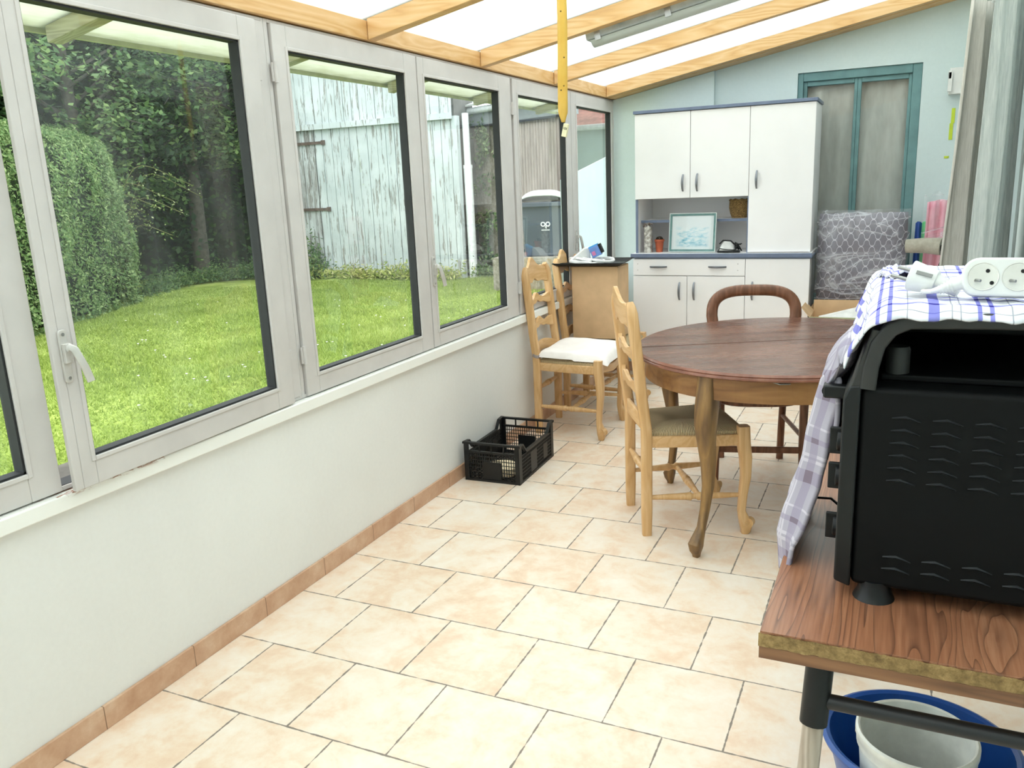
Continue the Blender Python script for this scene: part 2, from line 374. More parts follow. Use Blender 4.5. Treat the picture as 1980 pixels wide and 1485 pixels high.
# end wall with opening for the teal window
OX0, OX1, OZ1 = 1.281, 2.028, 2.079
OZ0 = 0.55
m = MB(); rz = lambda x: roofz(x)-0.003
def slab(m, xa, xb, z0, ya, yb):
    m.prism([(xa, z0), (xb, z0), (xb, rz(xb)), (xa, rz(xa))], lambda p, k: (p[0], ya+(yb-ya)*k, p[1]))
slab(m, -0.03, OX0, 0, YE, YE+0.25); slab(m, OX1, XR, 0, YE, YE+0.25); slab(m, OX0, OX1, OZ1, YE, YE+0.25); m.box(OX0, YE, 0, OX1, YE+0.25, OZ0)
struct(m.build('wall_end', MAT['wall_end']))
m = MB(); m.prism([(0.0, 0), (0.737, 0), (0.737, 2.003+0.189*0.737), (0.0, 2.003)], lambda p, k: (p[0], YE-0.035+0.035*k, p[1]))
struct(m.build('wall_breast', MAT['wall_end']))
struct(MB().box(0.012, YE-0.047, 0.0, 0.737, YE-0.035, 0.072).build('baseboard_end', MAT['skirt'], bevel=0.002))
# right wall (house wall) with curtained doorway
m = MB(); DY0, DY1, DZ = 3.05, 4.72, 2.10
m.box(XR, YB, 0, XR+0.3, DY0, 2.75).box(XR, DY1, 0, XR+0.3, YE+0.25, 2.75).box(XR, DY0, DZ, XR+0.3, DY1, 2.75)
struct(m.build('wall_right', MAT['wall_end']))
struct(MB().box(-0.22, YB-0.2, -0.1, XR+0.3, YB, 2.75).build('wall_back', MAT['wall_end']))
d = thing('door_1', '', '', (XR+0.2, (DY0+DY1)/2, 0), kind='structure')
MB().box(XR+0.2, DY0, 0, XR+0.25, DY1, DZ).build('door_panel', flat('grey_door_panel', '#8f9894', 0.6), d, world=True)
for yy in (DY0, (DY0+DY1)/2-0.04, DY1-0.08):
    MB().box(XR+0.17, yy, 0, XR+0.2, yy+0.08, DZ).build('door_frame', bpy.data.materials['grey_door_panel'], d, world=True, bevel=0.004)
# end window (teal casing, two sashes, glass)
wd = thing('window_5', '', '', ((OX0+OX1)/2, YE, OZ0), kind='structure')
c = MB(); fy0, fy1 = YE+0.015, YE+0.075
c.box(OX0, fy0, OZ0, OX0+0.035, fy1, OZ1).box(OX1-0.055, fy0, OZ0, OX1, fy1, OZ1).box(OX0+0.0352, fy0, OZ1-0.055, OX1-0.0552, fy1, OZ1)
c.build('window_casing', MAT['teal'], wd, world=True, bevel=0.004)
c = MB(); x0, x1 = OX0+0.035, OX1-0.055; xm = 1.652
for a, b in ((x0, xm), (xm, x1)):
    c2 = MB(); y0, y1 = fy0+0.02, fy1
    c2.box(a+0.0003, y0, OZ0, a+0.024, y1, OZ1-0.0555).box(b-0.020, y0, OZ0, b-0.0003, y1, OZ1-0.0555).box(a+0.0243, y0, OZ1-0.085, b-0.0203, y1, OZ1-0.0555).box(a+0.0243, y0, OZ0, b-0.0203, y1, OZ0+0.06)
    c2.build('sash_frame', MAT['teal'], wd, world=True, bevel=0.003)
    MB().box(a+0.02, y0+0.02, OZ0, b-0.02, y0+0.024, OZ1-0.08).build('glass_pane', glass('end_window_glass', (0.95, 0.97, 0.96), 0.6, 0.01), wd, world=True)
MB().box(OX0-0.1, YE+0.17, OZ0-0.1, OX1+0.1, YE+0.24, OZ1+0.1).build('backing_panel', MAT['wall_end'], wd, world=True)
cw = MB(); cw.grid(lambda a, b: (1.30+0.70*a, YE+0.105+0.016*math.sin(a*26+2.2*math.sin(b*2))*(0.5+0.5*b)+0.012*nz(a*9, b*3), 2.03-1.45*b), 90, 30)
tag(cw.build('curtain', MAT['curt_win'], smooth=180, solid=0.003), 'taupe curtain hanging behind the teal framed window on the end wall', 'curtain')

# ------------------------------------------------------------------ window bays
def sash(w, parent, y0, y1, gl0, gl1, z0=0.714, z1=1.997, handle=None, hinge=None, nm='sash', Mx=None):
    """sash leaf in plane x=0 (inner face at +0.012)"""
    T = Mx or Matrix()
    def tf(mb): mb.v = [tuple(T @ Vector(p)) for p in mb.v]; return mb
    xi, xo = 0.010, -0.028; gz0, gz1 = 0.79, 1.917
    f = MB(); ib = 0.026 if Mx else 0.0; f.box(xo, y0+ib, z0, xi, gl0, z1).box(xo, gl1, z0, xi, y1, z1).box(xo, gl0, z0, xi, gl1, gz0).box(xo, gl0, gz1, xi, gl1, z1)
    if Mx: f.box(-0.004, y0, z0, xi, y0+ib, z1)
    fr = tf(f).build('sash_frame', MAT['alu'], parent, world=True, bevel=0.003)
    b = MB(); e = 0.012; xb = 0.014
    b.box(0.0, gl0-e, gz0-e, xb, gl0, gz1+e).box(0.0, gl1, gz0-e, xb, gl1+e, gz1+e).box(0.0, gl0, gz0-e, xb, gl1, gz0).box(0.0, gl0, gz1, xb, gl1, gz1+e)
    tf(b).build('glazing_bead', MAT['alu'], fr, bevel=0.002, world=True)
    g = MB(); t = 0.006; ga, gb = -0.029, 0.006
    g.box(ga, gl0, gz0, gb, gl0+t, gz1).box(ga, gl1-t, gz0, gb, gl1, gz1).box(ga, gl0, gz0, gb, gl1, gz0+t).box(ga, gl0, gz1-t, gb, gl1, gz1)
    tf(g).build('rubber_gasket', MAT['gasket'], parent, world=True)
    p = MB(); p.add([(-0.022, gl0, gz0), (-0.022, gl1, gz0), (-0.022, gl1, gz1), (-0.022, gl0, gz1)], [(0, 1, 2, 3)])
    tf(p).build('glass_pane', MAT['glass'], parent, world=True)
    if handle is not None:
        h = handle; zt = 1.135
        k = MB(); k.prism(rrect(0.024, 0.135, 0.008), lambda q, i: (0.010+0.008*i, h+q[0], zt-0.068+q[1]))
        k.box(0.018, h-0.010, zt-0.085, 0.028, h+0.012, zt-0.035)
        hp = tf(k).build('handle_plate', MAT['alu_light'], parent, world=True, bevel=0.002)
        q = MB(); q.sweep([(0.020, h-0.002, zt-0.052), (0.036, h, zt-0.043), (0.044, h+0.006, zt-0.050), (0.048, h+0.024, zt-0.098), (0.050, h+0.034, zt-0.138)], rrect(0.019, 0.008, 0.003), up=(1, -0.6, 0.2))
        tf(q).build('handle_lever', MAT['alu_light'], parent, world=True, smooth=40)
        sc = MB()
        for zz in (zt-0.012, zt-0.124): sc.lathe([(0, 0.003), (0.004, 0.003), (0.004, 0)], (0, 0, 0), 10); 
        sc2 = MB()
        for zz in (zt-0.012, zt-0.124): sc2.disc((0.0192, h, zz), 0.0045, 'x', 12)
        tf(sc2).build('screw', MAT['steel'], hp, world=True)
    if hinge is not None:
        for zz in (1.84, 0.87):
            k = MB(); k.tube([(0.016, hinge, zz-0.033), (0.016, hinge, zz+0.033)], 0.0075, 10, up=(1, 0, 0)); k.box(0.008, hinge-0.014, zz-0.03, 0.013, hinge+0.014, zz+0.03)
            tf(k).build('hinge', MAT['alu'], parent, world=True, smooth=40)
def bay(i, y0, ym, y1, z0=0.711, z1=2.008, e0=0.02, e1=0.02):
    wdw = thing('window_%d' % i, '', '', (0, (y0+y1)/2, z0), kind='structure')
    f = MB(); xi, xo = 0.0, -0.06
    f.box(xo, y0-e0, z0, xi, y0, z1).box(xo, y1, z0, xi, y1+e1, z1).box(xo, y0, z0-0.0, xi, y1, z0+0.012).box(xo, y0, z1-0.012, xi, y1, z1)
    f.build('outer_frame', MAT['alu'], wdw, world=True, bevel=0.002)
    MB().box(-0.060, y0, z0+0.0122, -0.005, y1, z0+0.0135).build('bottom_dark_strip', MAT['gasket'], wdw, world=True)  # thin black strip added to darken the sky-lit bottom channel of the frame
    return wdw
# bay A : behind camera, bay B: near, C: middle, D: far
wA = bay(4, -2.73, -1.79, -0.86)
sash(wA, wA, -2.72, -1.79, -2.64, -1.87); sash(wA, wA, -1.785, -0.87, -1.71, -0.95, handle=-1.75, hinge=-0.865)
wB = bay(1, -0.82, 0.135, 1.105, e1=0.012)
sash(wB, wB, -0.81, 0.132, -0.73, 0.047, z1=1.992)
Mo = Matrix.Translation((0.012, 1.10, 0)) @ Matrix.Rotation(math.radians(1.9), 4, 'Z') @ Matrix.Translation((0, -1.10, 0))
sash(wB, wB, 0.137, 1.050, 0.208, 0.963, z1=1.992, handle=0.168, hinge=None, Mx=Matrix.Translation((0.0, 0, 0)) @ Mo)
k = MB()
for zz in (1.84, 0.87): k.box(0.0, 1.055, zz-0.034, 0.016, 1.068, zz+0.034)
k.box(-0.05, 1.056, 0.7235, 0.004, 1.104, 1.9955)
k.build('hinge_stile', MAT['alu'], wB, world=True, bevel=0.002)
wC = bay(2, 1.136, 2.075, 3.050, e0=0.018, e1=0.007)
sash(wC, wC, 1.142, 2.07, 1.215, 1.968, z1=1.996, hinge=1.138)
sash(wC, wC, 2.078, 3.045, 2.13, 2.893, z1=1.996, handle=2.105, hinge=3.048)
wD = bay(3, 3.066, 3.96, 4.855, e0=0.008, e1=0.02)
sash(wD, wD, 3.072, 3.955, 3.135, 3.86, z1=1.996, hinge=3.062)
sash(wD, wD, 3.962, 4.852, 4.055, 4.778, z1=1.996, handle=3.995, hinge=4.852)
struct(MB().box(-0.06, -0.86, 0.70, 0.0, -0.84, 2.01).build('window_6', MAT['alu']))

# ------------------------------------------------------------------ roof
bm_ = MB().box(-0.07, YB, 2.012, 0.018, YE, 2.084)
struct(bm_.build('trim_2', MAT['pine_y'], bevel=0.003))
struct(MB().box(-0.2, YB, 1.985, -0.065, YE, 2.05).build('trim_3', MAT['alu']))
def rafter(y0, y1, x0=0.02, x1=XR, h=0.078, mat=None, drop=0.0, nm='trim_4'):
    m = MB(); zb = lambda x: 2.009+0.189*x-drop
    m.prism([(x0, zb(x0)), (x1, zb(x1)), (x1, zb(x1)+h), (x0, zb(x0)+h)], lambda p, k: (p[0], y0+(y1-y0)*k, p[1]))
    return struct(m.build(nm, mat or MAT['pine_x'], bevel=0.003))
YR = [-2.22, -1.24, -0.26, 0.72, 1.70, 2.68, 3.66]
for i, y in enumerate(YR):
    rafter(y, y+0.055, nm='trim_%d' % (i+4)); rafter(y, y+0.055, -0.53, -0.07, 0.050, MAT['pine_old'], nm='trim_%d' % (i+14), drop=-0.027)
rafter(4.655, 4.72, nm='trim_11'); rafter(4.72, YE-0.0, nm='trim_12', drop=0.004, h=0.06); rafter(4.66, 4.72, -0.53, -0.07, 0.050, MAT['pine_old'], nm='trim_21', drop=-0.027)
rf = MB(); ev = MB(); t_ = 0.012
for y0, y1 in zip([YB]+[y+0.0275 for y in YR]+[4.69], [y+0.0275 for y in YR]+[4.69, YE+0.3]):
    a, b = y0+0.002, y1-0.002
    rf.prism([(-0.071, roofz(-0.071)), (XR+0.05, roofz(XR+0.05)), (XR+0.05, roofz(XR+0.05)+t_), (-0.071, roofz(-0.071)+t_)], lambda p, k: (p[0], a+(b-a)*k, p[1]))
    ev.prism([(-0.56, roofz(-0.56)), (-0.071, roofz(-0.071)), (-0.071, roofz(-0.071)+t_), (-0.56, roofz(-0.56)+t_)], lambda p, k: (p[0], a+(b-a)*k, p[1]))
struct(rf.build('ceiling', MAT['poly']))
em = Mt('algae_stained_polycarbonate', '#d5d8c4', 0.6); em.t.nodes.remove(em.b)
q1_ = em.n('BsdfTranslucent'); q2_ = em.n('BsdfDiffuse'); q3_ = em.n('MixShader'); q4_ = em.n('BsdfTransparent'); q5_ = em.n('MixShader'); q2_.inputs[0].default_value = (0.72, 0.73, 0.66, 1); q4_.inputs[0].default_value = (.7, .74, .62, 1)
P9 = em.sep(em.n('NewGeometry').outputs['Position']); eg = em.math('ADD', em.math('MULTIPLY', em.math('ADD', P9[0], 0.56), 1.5), em.math('MULTIPLY', em.noise(em.coord('World', (6, 1, 1)), 6, 5, 0.7), 0.5))
em.l(em.ramp(eg, [(0.20, '#b9bba6'), (0.40, '#e2e4da'), (0.7, '#ecefe9')]), q1_.inputs[0]); q3_.inputs[0].default_value = 0.4
em.l(q1_.outputs[0], q3_.inputs[1]); em.l(q2_.outputs[0], q3_.inputs[2]); q5_.inputs[0].default_value = 0.12; em.l(q3_.outputs[0], q5_.inputs[1]); em.l(q4_.outputs[0], q5_.inputs[2]); em.l(q5_.outputs[0], em.o.inputs[0])
struct(ev.build('trim_30', em.m))
gt = MB().box(-0.575, YB, roofz(-0.57)-0.012, -0.555, YE+0.3, roofz(-0.57)+0.018)
struct(gt.build('trim_22', flat('algae_stained_eave_strip', '#a5a87e', 0.7, 0, 0.1, 12)))
# white gap strips over rafters, outside
gs = MB()
for y in YR+[4.66]:
    gs.prism([(-0.56, roofz(-0.56)+0.013), (XR, roofz(XR)+0.013), (XR, roofz(XR)+0.02), (-0.56, roofz(-0.56)+0.02)], lambda p, k: (p[0], y-0.005+0.065*k, p[1]))
struct(gs.build('trim_23', flat('white_glazing_bar', '#dfe2e2', 0.5)))

# ================================================================== FURNITURE
# ---- dresser (one free-standing white kitchen dresser)
BX0, BX1, FY, BY = 0.275, 1.452, 4.40, 4.832
dr = thing('kitchen_dresser', 'tall white kitchen dresser with slate blue edges against the pale blue end wall', 'dresser', ((BX0+BX1)/2, 4.62, 0))
def P_(name, mb, mt, par=dr, **k): return mb.build(name, mt, par, world=True, **k)
UX0, UX1, UY = 0.292, 1.446, 4.425
lo = MB(); lo.box(BX0+0.01, FY+0.02, 0.06, BX1-0.01, BY, 0.905).box(BX0+0.03, FY+0.06, 0.0, BX1-0.03, BY, 0.06)
P_('base_carcass', lo, MAT['white_mel'], bevel=0.001)
P_('countertop', MB().box(BX0-0.004, FY-0.004, 0.921, BX1+0.004, BY, 0.9385), MAT['white_mel'])
P_('counter_edge', MB().box(BX0-0.008, FY-0.012, 0.912, BX1+0.008, FY-0.004, 0.938).box(BX0-0.008, FY-0.004, 0.905, BX1+0.008, BY, 0.921), MAT['blue_edge'], bevel=0.002)
up = MB(); hz0, hz1, sp_ = 0.9385, 1.862, 1.052
up.box(UX0, UY+0.02, hz0, UX0+0.016, BY, hz1).box(sp_-0.008, UY+0.02, hz0, sp_+0.008, BY, hz1).box(UX1-0.016, UY+0.02, hz0, UX1, BY, hz1)
up.box(UX0, BY-0.008, hz0, UX1, BY, hz1).box(UX0, UY+0.02, 1.305, sp_, BY, 1.321)
P_('upper_carcass', up, MAT['white_mel'], bevel=0.001)
for a, b in ((UX0, UX0+0.016), (sp_-0.008, sp_+0.006)): P_('upper_edging', MB().box(a, UY+0.012, hz0, b, UY+0.02, 1.303), MAT['blue_edge'])
P_('shelf', MB().box(UX0+0.016, UY+0.10, 1.142, sp_-0.008, BY-0.008, 1.158), MAT['white_mel'])
P_('shelf_edge', MB().box(UX0+0.016, UY+0.092, 1.141, sp_-0.008, UY+0.10, 1.159), MAT['blue_edge'])
P_('cornice', MB().box(UX0-0.008, UY-0.012, 1.864, UX1+0.008, BY, 1.884), MAT['blue_edge'], bevel=0.002)
def bow(par, p0, p1, out=0.024):
    pts = []; a, b = Vector(p0), Vector(p1)
    for i in range(11):
        t = i/10; q = a.lerp(b, t); q.y -= out*math.sin(math.pi*t)**0.6; pts.append(q)
    MB().sweep(pts, rrect(0.011, 0.007, 0.002), up=(0, 1, 0.01) , scale=[0.9+0.5*math.sin(math.pi*i/10) for i in range(11)]).build('handle', MAT['grey_metal'], par, world=True, smooth=40)
def door(x0, x1, z0, z1, yf, hx=None, hz=None, nm='door', horiz=None):
    d = P_(nm, MB().box(x0+0.0015, yf, z0, x1-0.0015, yf+0.018, z1), MAT['white_mel'], bevel=0.0012)
    if hx is not None: bow(d, (hx, yf, hz[0]), (hx, yf, hz[1]))
    if horiz:
        for a, b, z in horiz: bow(d, (a, yf, z), (b, yf, z))
    return d
door(UX0-0.001, 0.670, 1.306, 1.861, UY, 0.622, (1.350, 1.458)); door(0.670, 1.051, 1.306, 1.861, UY, 0.717, (1.348, 1.460))
door(1.051, UX1+0.001, 0.943, 1.861, UY, 1.100, (1.352, 1.462))
dw = door(BX0+0.006, 1.046, 0.789, 0.900, FY, nm='drawer', horiz=[(0.403, 0.520, 0.848), (0.805, 0.922, 0.848)])
scm = flat('grey_screw_cap', '#c9c6c4')
for xx in (0.315, 0.998):
    for zz in (0.825, 0.868): P_('screw_cap', MB().disc((xx, FY-0.0006, zz), 0.004, 'y', 10), scm, dw)
door(BX0+0.006, 0.660, 0.065, 0.784, FY, 0.609, (0.622, 0.742)); door(0.660, 1.046, 0.065, 0.784, FY, 0.709, (0.623, 0.743))
door(1.046, BX1-0.002, 0.065, 0.900, FY, 1.094, (0.630, 0.750))
CT = 0.9387
# ---- things in the open niche
vz = thing('decorated_bottle', 'tall silver wrapped bottle tied with ribbon in the dresser niche', 'bottle', (0.366, 4.49, CT))
foil = Mt('crinkled_silver_foil', '#b9b5b0', 0.35, 0.6); foil.bump(foil.noise(foil.coord('Object'), 60, 4, 0.7), 0.8, 0.006); foil.col(foil.ramp(foil.noise(foil.coord('Object'), 40, 4), [(0.35, '#8e8880'), (0.65, '#dcd8d2')]))
MB().grid(lambda a, b: (0.366+(0.028+0.003*nz(a*9, b*12))*math.copysign(abs(math.cos(2*math.pi*a))**0.6, math.cos(2*math.pi*a)), 4.49+(0.028+0.003*nz(a*9+5, b*12))*math.copysign(abs(math.sin(2*math.pi*a))**0.6, math.sin(2*math.pi*a)), CT+0.175*b), 32, 20).add([], []).build('wrapping', foil.m, vz, world=True, smooth=60)
MB().lathe([(0, 0.17), (0.028, 0.172), (0.024, 0.18), (0.014, 0.19), (0.02, 0.2), (0, 0.205)], (0.366, 4.49, CT), 16).build('wrapping_top', foil.m, vz, world=True, smooth=50)
rb = MB()
for i in range(7):
    a = i*0.9; rb.tube([(0.366, 4.485, CT+0.178), (0.366+0.02*math.cos(a), 4.475+0.01*math.sin(a), CT+0.195+0.012*math.sin(i*2.3)), (0.366+0.036*math.cos(a), 4.478+0.016*math.sin(a), CT+0.186+0.012*math.cos(i))], 0.0035, 6)
rb.build('ribbon', flat('brown_silver_ribbon', '#8a7a72', 0.5, 0.3), vz, world=True, smooth=60)
pt = thing('plant_pot', 'small terracotta pot with a dark dried plant beside the silver bottle', 'plant pot', (0.437, 4.52, CT))
MB().lathe([(0, 0), (0.022, 0), (0.030, 0.072), (0.034, 0.074), (0.034, 0.088), (0.029, 0.088), (0.027, 0.07), (0, 0.07)], (0, 0, 0), 24).build('pot', flat('terracotta', '#b3593b', 0.8, 0, 0.1), pt, smooth=40)
rg = np.random.default_rng(3); q = rg.normal(0, 1, (160, 3)); q /= np.linalg.norm(q, axis=1)[:, None]
leaves('dried_plant', q*np.array([0.022, 0.022, 0.014])+np.array([0, 0, 0.092]), q, 0.014, flat('dark_dried_leaf', '#3a3226', 0.9), pt, world=False)
# picture
fr = thing('framed_picture', 'framed blue watercolour seascape leaning in the open niche of the dresser', 'picture', (0.675, 4.468, CT))
fw, fh, tl = 0.325, 0.262, math.radians(-7)
Mf = Matrix.Translation((0, 0, 0.003)) @ Matrix.Rotation(math.radians(-4), 4, 'Z') @ Matrix.Rotation(tl, 4, 'X')
def TF(mb, M): mb.v = [tuple(M @ Vector(p)) for p in mb.v]; return mb
def frame_ring(w1, h1, w2, h2, y0, y1):
    zc = fh/2; r = MB()
    r.box(-w1/2, y0, zc-h1/2, -w2/2, y1, zc+h1/2).box(w2/2, y0, zc-h1/2, w1/2, y1, zc+h1/2).box(-w2/2, y0, zc-h1/2, w2/2, y1, zc-h2/2).box(-w2/2, y0, zc+h2/2, w2/2, y1, zc+h1/2); return r
TF(frame_ring(fw, fh, fw-0.010, fh-0.010, -0.008, 0.01), Mf).build('frame', flat('pale_frame_edge', '#c9d2cf', 0.35, 0.3), fr, bevel=0.001)
TF(frame_ring(fw-0.01, fh-0.01, fw-0.036, fh-0.036, -0.006, 0.008), Mf).build('frame_inlay', flat('sea_green_frame_wood', '#5f8583', 0.4, 0, 0.1, 30), fr, bevel=0.001)
wc = Mt('blue_watercolour_painting', '#ffffff', 0.25); v = wc.coord('Object', (1, 1, 1)); P3 = wc.sep(v)
e1 = wc.math('SUBTRACT', 1.0, wc.math('MULTIPLY', wc.math('ABSOLUTE', wc.math('SUBTRACT', P3[0], 0.0)), 8.3))
e2 = wc.math('SUBTRACT', 1.0, wc.math('MULTIPLY', wc.math('ABSOLUTE', wc.math('SUBTRACT', P3[2], 0.105)), 13.5))
msk = wc.math('MINIMUM', e1, e2); msk = wc.math('MULTIPLY', msk, 3.0, clamp=True)
g = wc.math('ADD', wc.noise(wc.coord('Object', (1, 1, 2.4)), 22, 6, 0.7), wc.math('MULTIPLY', wc.math('SUBTRACT', 0.10, P3[2]), 1.2))
ink = wc.ramp(g, [(0.40, '#f6fafb'), (0.5, '#d6ecf2'), (0.60, '#9fd3e2'), (0.72, '#4f9db8')])
wc.col(wc.mix(msk, '#f4f7f8', ink))
TF(MB().box(-fw/2+0.018, -0.001, 0.018, fw/2-0.018, 0.004, fh-0.018), Mf).build('painting', wc.m, fr)
TF(MB().box(-fw/2+0.018, -0.003, 0.018, fw/2-0.018, -0.002, fh-0.018), Mf).build('glass_pane', glass('picture_glass', (0.97, 0.98, 0.98), 0.7, 0.0), fr)
# face mask / clothes iron-like object : white respirator mask with black straps
ir = thing('dust_mask', 'white and black dust mask with dark straps at the right end of the niche', 'mask', (0.925, 4.47, CT))
MB().grid(lambda a, b: (-0.062+0.105*a, -0.045+0.075*b, 0.004+0.075*max(0, math.sin(math.pi*min(1, a*1.02)))**0.6*max(0, math.sin(math.pi*b))**0.5), 24, 18).build('shell', flat('white_mask_shell', '#e4e4e2', 0.5), ir, smooth=180, solid=0.002)
MB().tube([(-0.068, -0.04, 0.008), (0.0, -0.055, 0.008), (0.05, -0.045, 0.012)], 0.007, 8).tube([(-0.055, -0.035, 0.06), (-0.03, -0.05, 0.083), (0.02, -0.05, 0.08), (0.05, -0.04, 0.05), (0.07, -0.03, 0.02)], 0.005, 8).tube([(-0.068, -0.04, 0.008), (-0.05, -0.052, 0.03), (0.0, -0.06, 0.022), (0.05, -0.045, 0.02)], 0.003, 6).build('strap', MAT['black_pl'], ir, smooth=60)
sb = MB()
for i in range(9):
    a = i*0.75; sb.tube([(0.045, -0.035, 0.02+0.006*i), (0.058+0.01*math.cos(a), -0.04, 0.04+0.02*math.sin(a*1.4)), (0.075+0.016*math.cos(a), -0.035, 0.012+0.006*i)], 0.0045, 6)
sb.box(0.03, -0.05, 0.0, 0.078, -0.02, 0.016)
sb.build('valve_buckle', MAT['black_pl'], ir, smooth=60)
bw = thing('wicker_basket', 'round brown wicker basket on the upper shelf of the dresser niche', 'basket', (0.965, 4.62, 1.158))
wk = Mt('woven_brown_wicker', '#7b6238', 0.8); vv = wk.coord('Object'); ps = wk.sep(vv)
wv = wk.n('TexWave'); wk.l(wk.coord('Object', (1, 1, 1)), wv.inputs[0]); wv.bands_direction = 'Z'; wv.inputs['Scale'].default_value = 30; wv.inputs['Distortion'].default_value = 6; wv.inputs['Detail Scale'].default_value = 6
wk.col(wk.ramp(wv.outputs[1], [(0.2, '#5d4626'), (0.8, '#a58550')])); wk.bump(wv.outputs[1], 0.6, 0.004)
MB().lathe([(0, 0), (0.05, 0), (0.062, 0.03), (0.070, 0.07), (0.069, 0.105), (0.064, 0.12), (0.060, 0.118), (0.064, 0.07), (0.045, 0.006), (0, 0.006)], (0, 0, 0), 36).build('basket_body', wk.m, bw, smooth=60)
MB().tube([(0.066*math.cos(2*math.pi*i/28), 0.066*math.sin(2*math.pi*i/28), 0.118+0.004*math.sin(i*2.1)) for i in range(28)], 0.006, 8, closed=True).build('rim', wk.m, bw, smooth=60)

# ---- ladder-back rush chairs
RUSH = Mt('woven_rush_seat', '#ad9878', 0.85); v = RUSH.coord('UV', (1, 1, 1)); P4 = RUSH.sep(v)
st = RUSH.math('FRACT', RUSH.math('MULTIPLY', P4[1], 56.0)); g = RUSH.math('ABSOLUTE', RUSH.math('SUBTRACT', st, 0.5))
RUSH.col(RUSH.mix(RUSH.ramp(RUSH.noise(RUSH.coord('Object'), 60, 4), [(0.35, (0.0, 0.0, 0.0)), (0.7, (0.5, 0.5, 0.5))]), RUSH.ramp(g, [(0.0, '#dcc9a2'), (0.35, '#bfa982'), (0.5, '#6b5a3f')]), '#b9a582'))
RUSH.bump(g, -0.0) if False else RUSH.bump(RUSH.math('SUBTRACT', 0.5, g), 0.9, 0.006)
def rush_seat(par):
    """four triangular woven quarters of a trapezoid seat"""
    m = MB(); N = 14
    bk, fr, hb, hf = -0.18, 0.20, 0.165, 0.205
    cs = [(-0.18, -hb), (0.205, -hf), (0.205, hf), (-0.18, hb)]
    ridge = [(-0.03, 0.0), (0.03, 0.0)]
    def surf(p, e):  # height with swell to edge
        return 0.447+0.012*math.sin(math.pi*min(1, e))*1.0+0.002*nz(p[0]*60, p[1]*60)
    quads = [(cs[0], cs[1], ridge[1], ridge[0]), (cs[1], cs[2], ridge[1], ridge[1]), (cs[2], cs[3], ridge[0], ridge[1]), (cs[3], cs[0], ridge[0], ridge[0])]
    for a, b, c, d in quads:
        def fn(u, t):
            p0 = Vector(a).lerp(Vector(b), u); p1 = Vector(d).lerp(Vector(c), u); p = p0.lerp(p1, t)
            z = 0.452+0.008*math.sin(math.pi*min(1, t*1.1))-0.010*max(0, t-0.75)/0.25*0.6
            if t == 0: z = 0.440
            return (p.x, p.y, z)
        m.grid(fn, N, 8, uv=lambda u, t: (t*0.45, u*1.0))
    m.add([(cs[0][0], cs[0][1], 0.425), (cs[1][0], cs[1][1], 0.425), (cs[2][0], cs[2][1], 0.425), (cs[3][0], cs[3][1], 0.425)], [(3, 2, 1, 0)])
    for i in range(4):
        a, b = cs[i], cs[(i+1) % 4]; m.add([(a[0], a[1], 0.425), (b[0], b[1], 0.425), (b[0], b[1], 0.440), (a[0], a[1], 0.440)], [(0, 1, 2, 3)], [(0, 0), (0, 1), (.03, 1), (.03, 0)])
    return m.build('rush_seat', RUSH.m, par, smooth=50)
def slat_mb(zc, h, half, xf, crest=False):
    """wavy ladder slat spanning y=-half..half"""
    m = MB(); n = 36; vs = []
    for i in range(n+1):
        u = -1+2*i/n; y = u*half; x = xf(zc)-0.022*(1-u*u)
        au = abs(u)
        if crest:
            top = zc+h*(0.55+0.28*math.exp(-(u/0.26)**2)+0.10*math.cos(u*math.pi*1.6)-0.38*max(0, (au-0.72)/0.28)**1.6); bot = zc-h*0.42+0.010*math.cos(u*9)*math.exp(-(u/0.5)**2)+h*0.16*(1-min(1, au/0.85)**2)
        else:
            top = zc+h*(0.42+0.22*math.exp(-(u/0.2)**2)+0.14*math.cos(u*math.pi*2)); bot = zc-h*(0.42)+0.35*h*(0.5+0.5*math.cos(u*math.pi*1.0))+0.006*math.cos(u*12)*math.exp(-(u/0.5)**2)
        lean = (top-zc)*-0.13; lb = (bot-zc)*-0.13
        th = 0.009
        vs.append([(x+lb+th, y, bot), (x+lean+th, y, top), (x+lean-th, y, top), (x+lb-th, y, bot)])
    fl_ = [p for r in vs for p in r]; fs = []
    for i in range(n):
        for j in range(4): fs.append((i*4+j, i*4+(j+1) % 4, (i+1)*4+(j+1) % 4, (i+1)*4+j))
    fs += [(3, 2, 1, 0), (n*4, n*4+1, n*4+2, n*4+3)]
    return m.add(fl_, fs)
def post_x(z):
    return -0.195 if z < 0.45 else -0.195-0.012*((z-0.45)/0.1 if z < 0.55 else 1)-0.115*max(0, z-0.5)**1.15
def turned(p0, p1, r=0.0135):
    a, b = Vector(p0), Vector(p1); pts = []; rr = []
    for t, k in ((0, .65), (.12, .8), (.3, 1.0), (.42, 1.15), (.46, 1.35), (.48, .9), (.52, .9), (.54, 1.35), (.58, 1.15), (.7, 1.0), (.88, .8), (1, .65)):
        pts.append(a.lerp(b, t)); rr.append(r*k)
    return MB().tube(pts, rr, 10, up=(0.01, 0.02, 1))
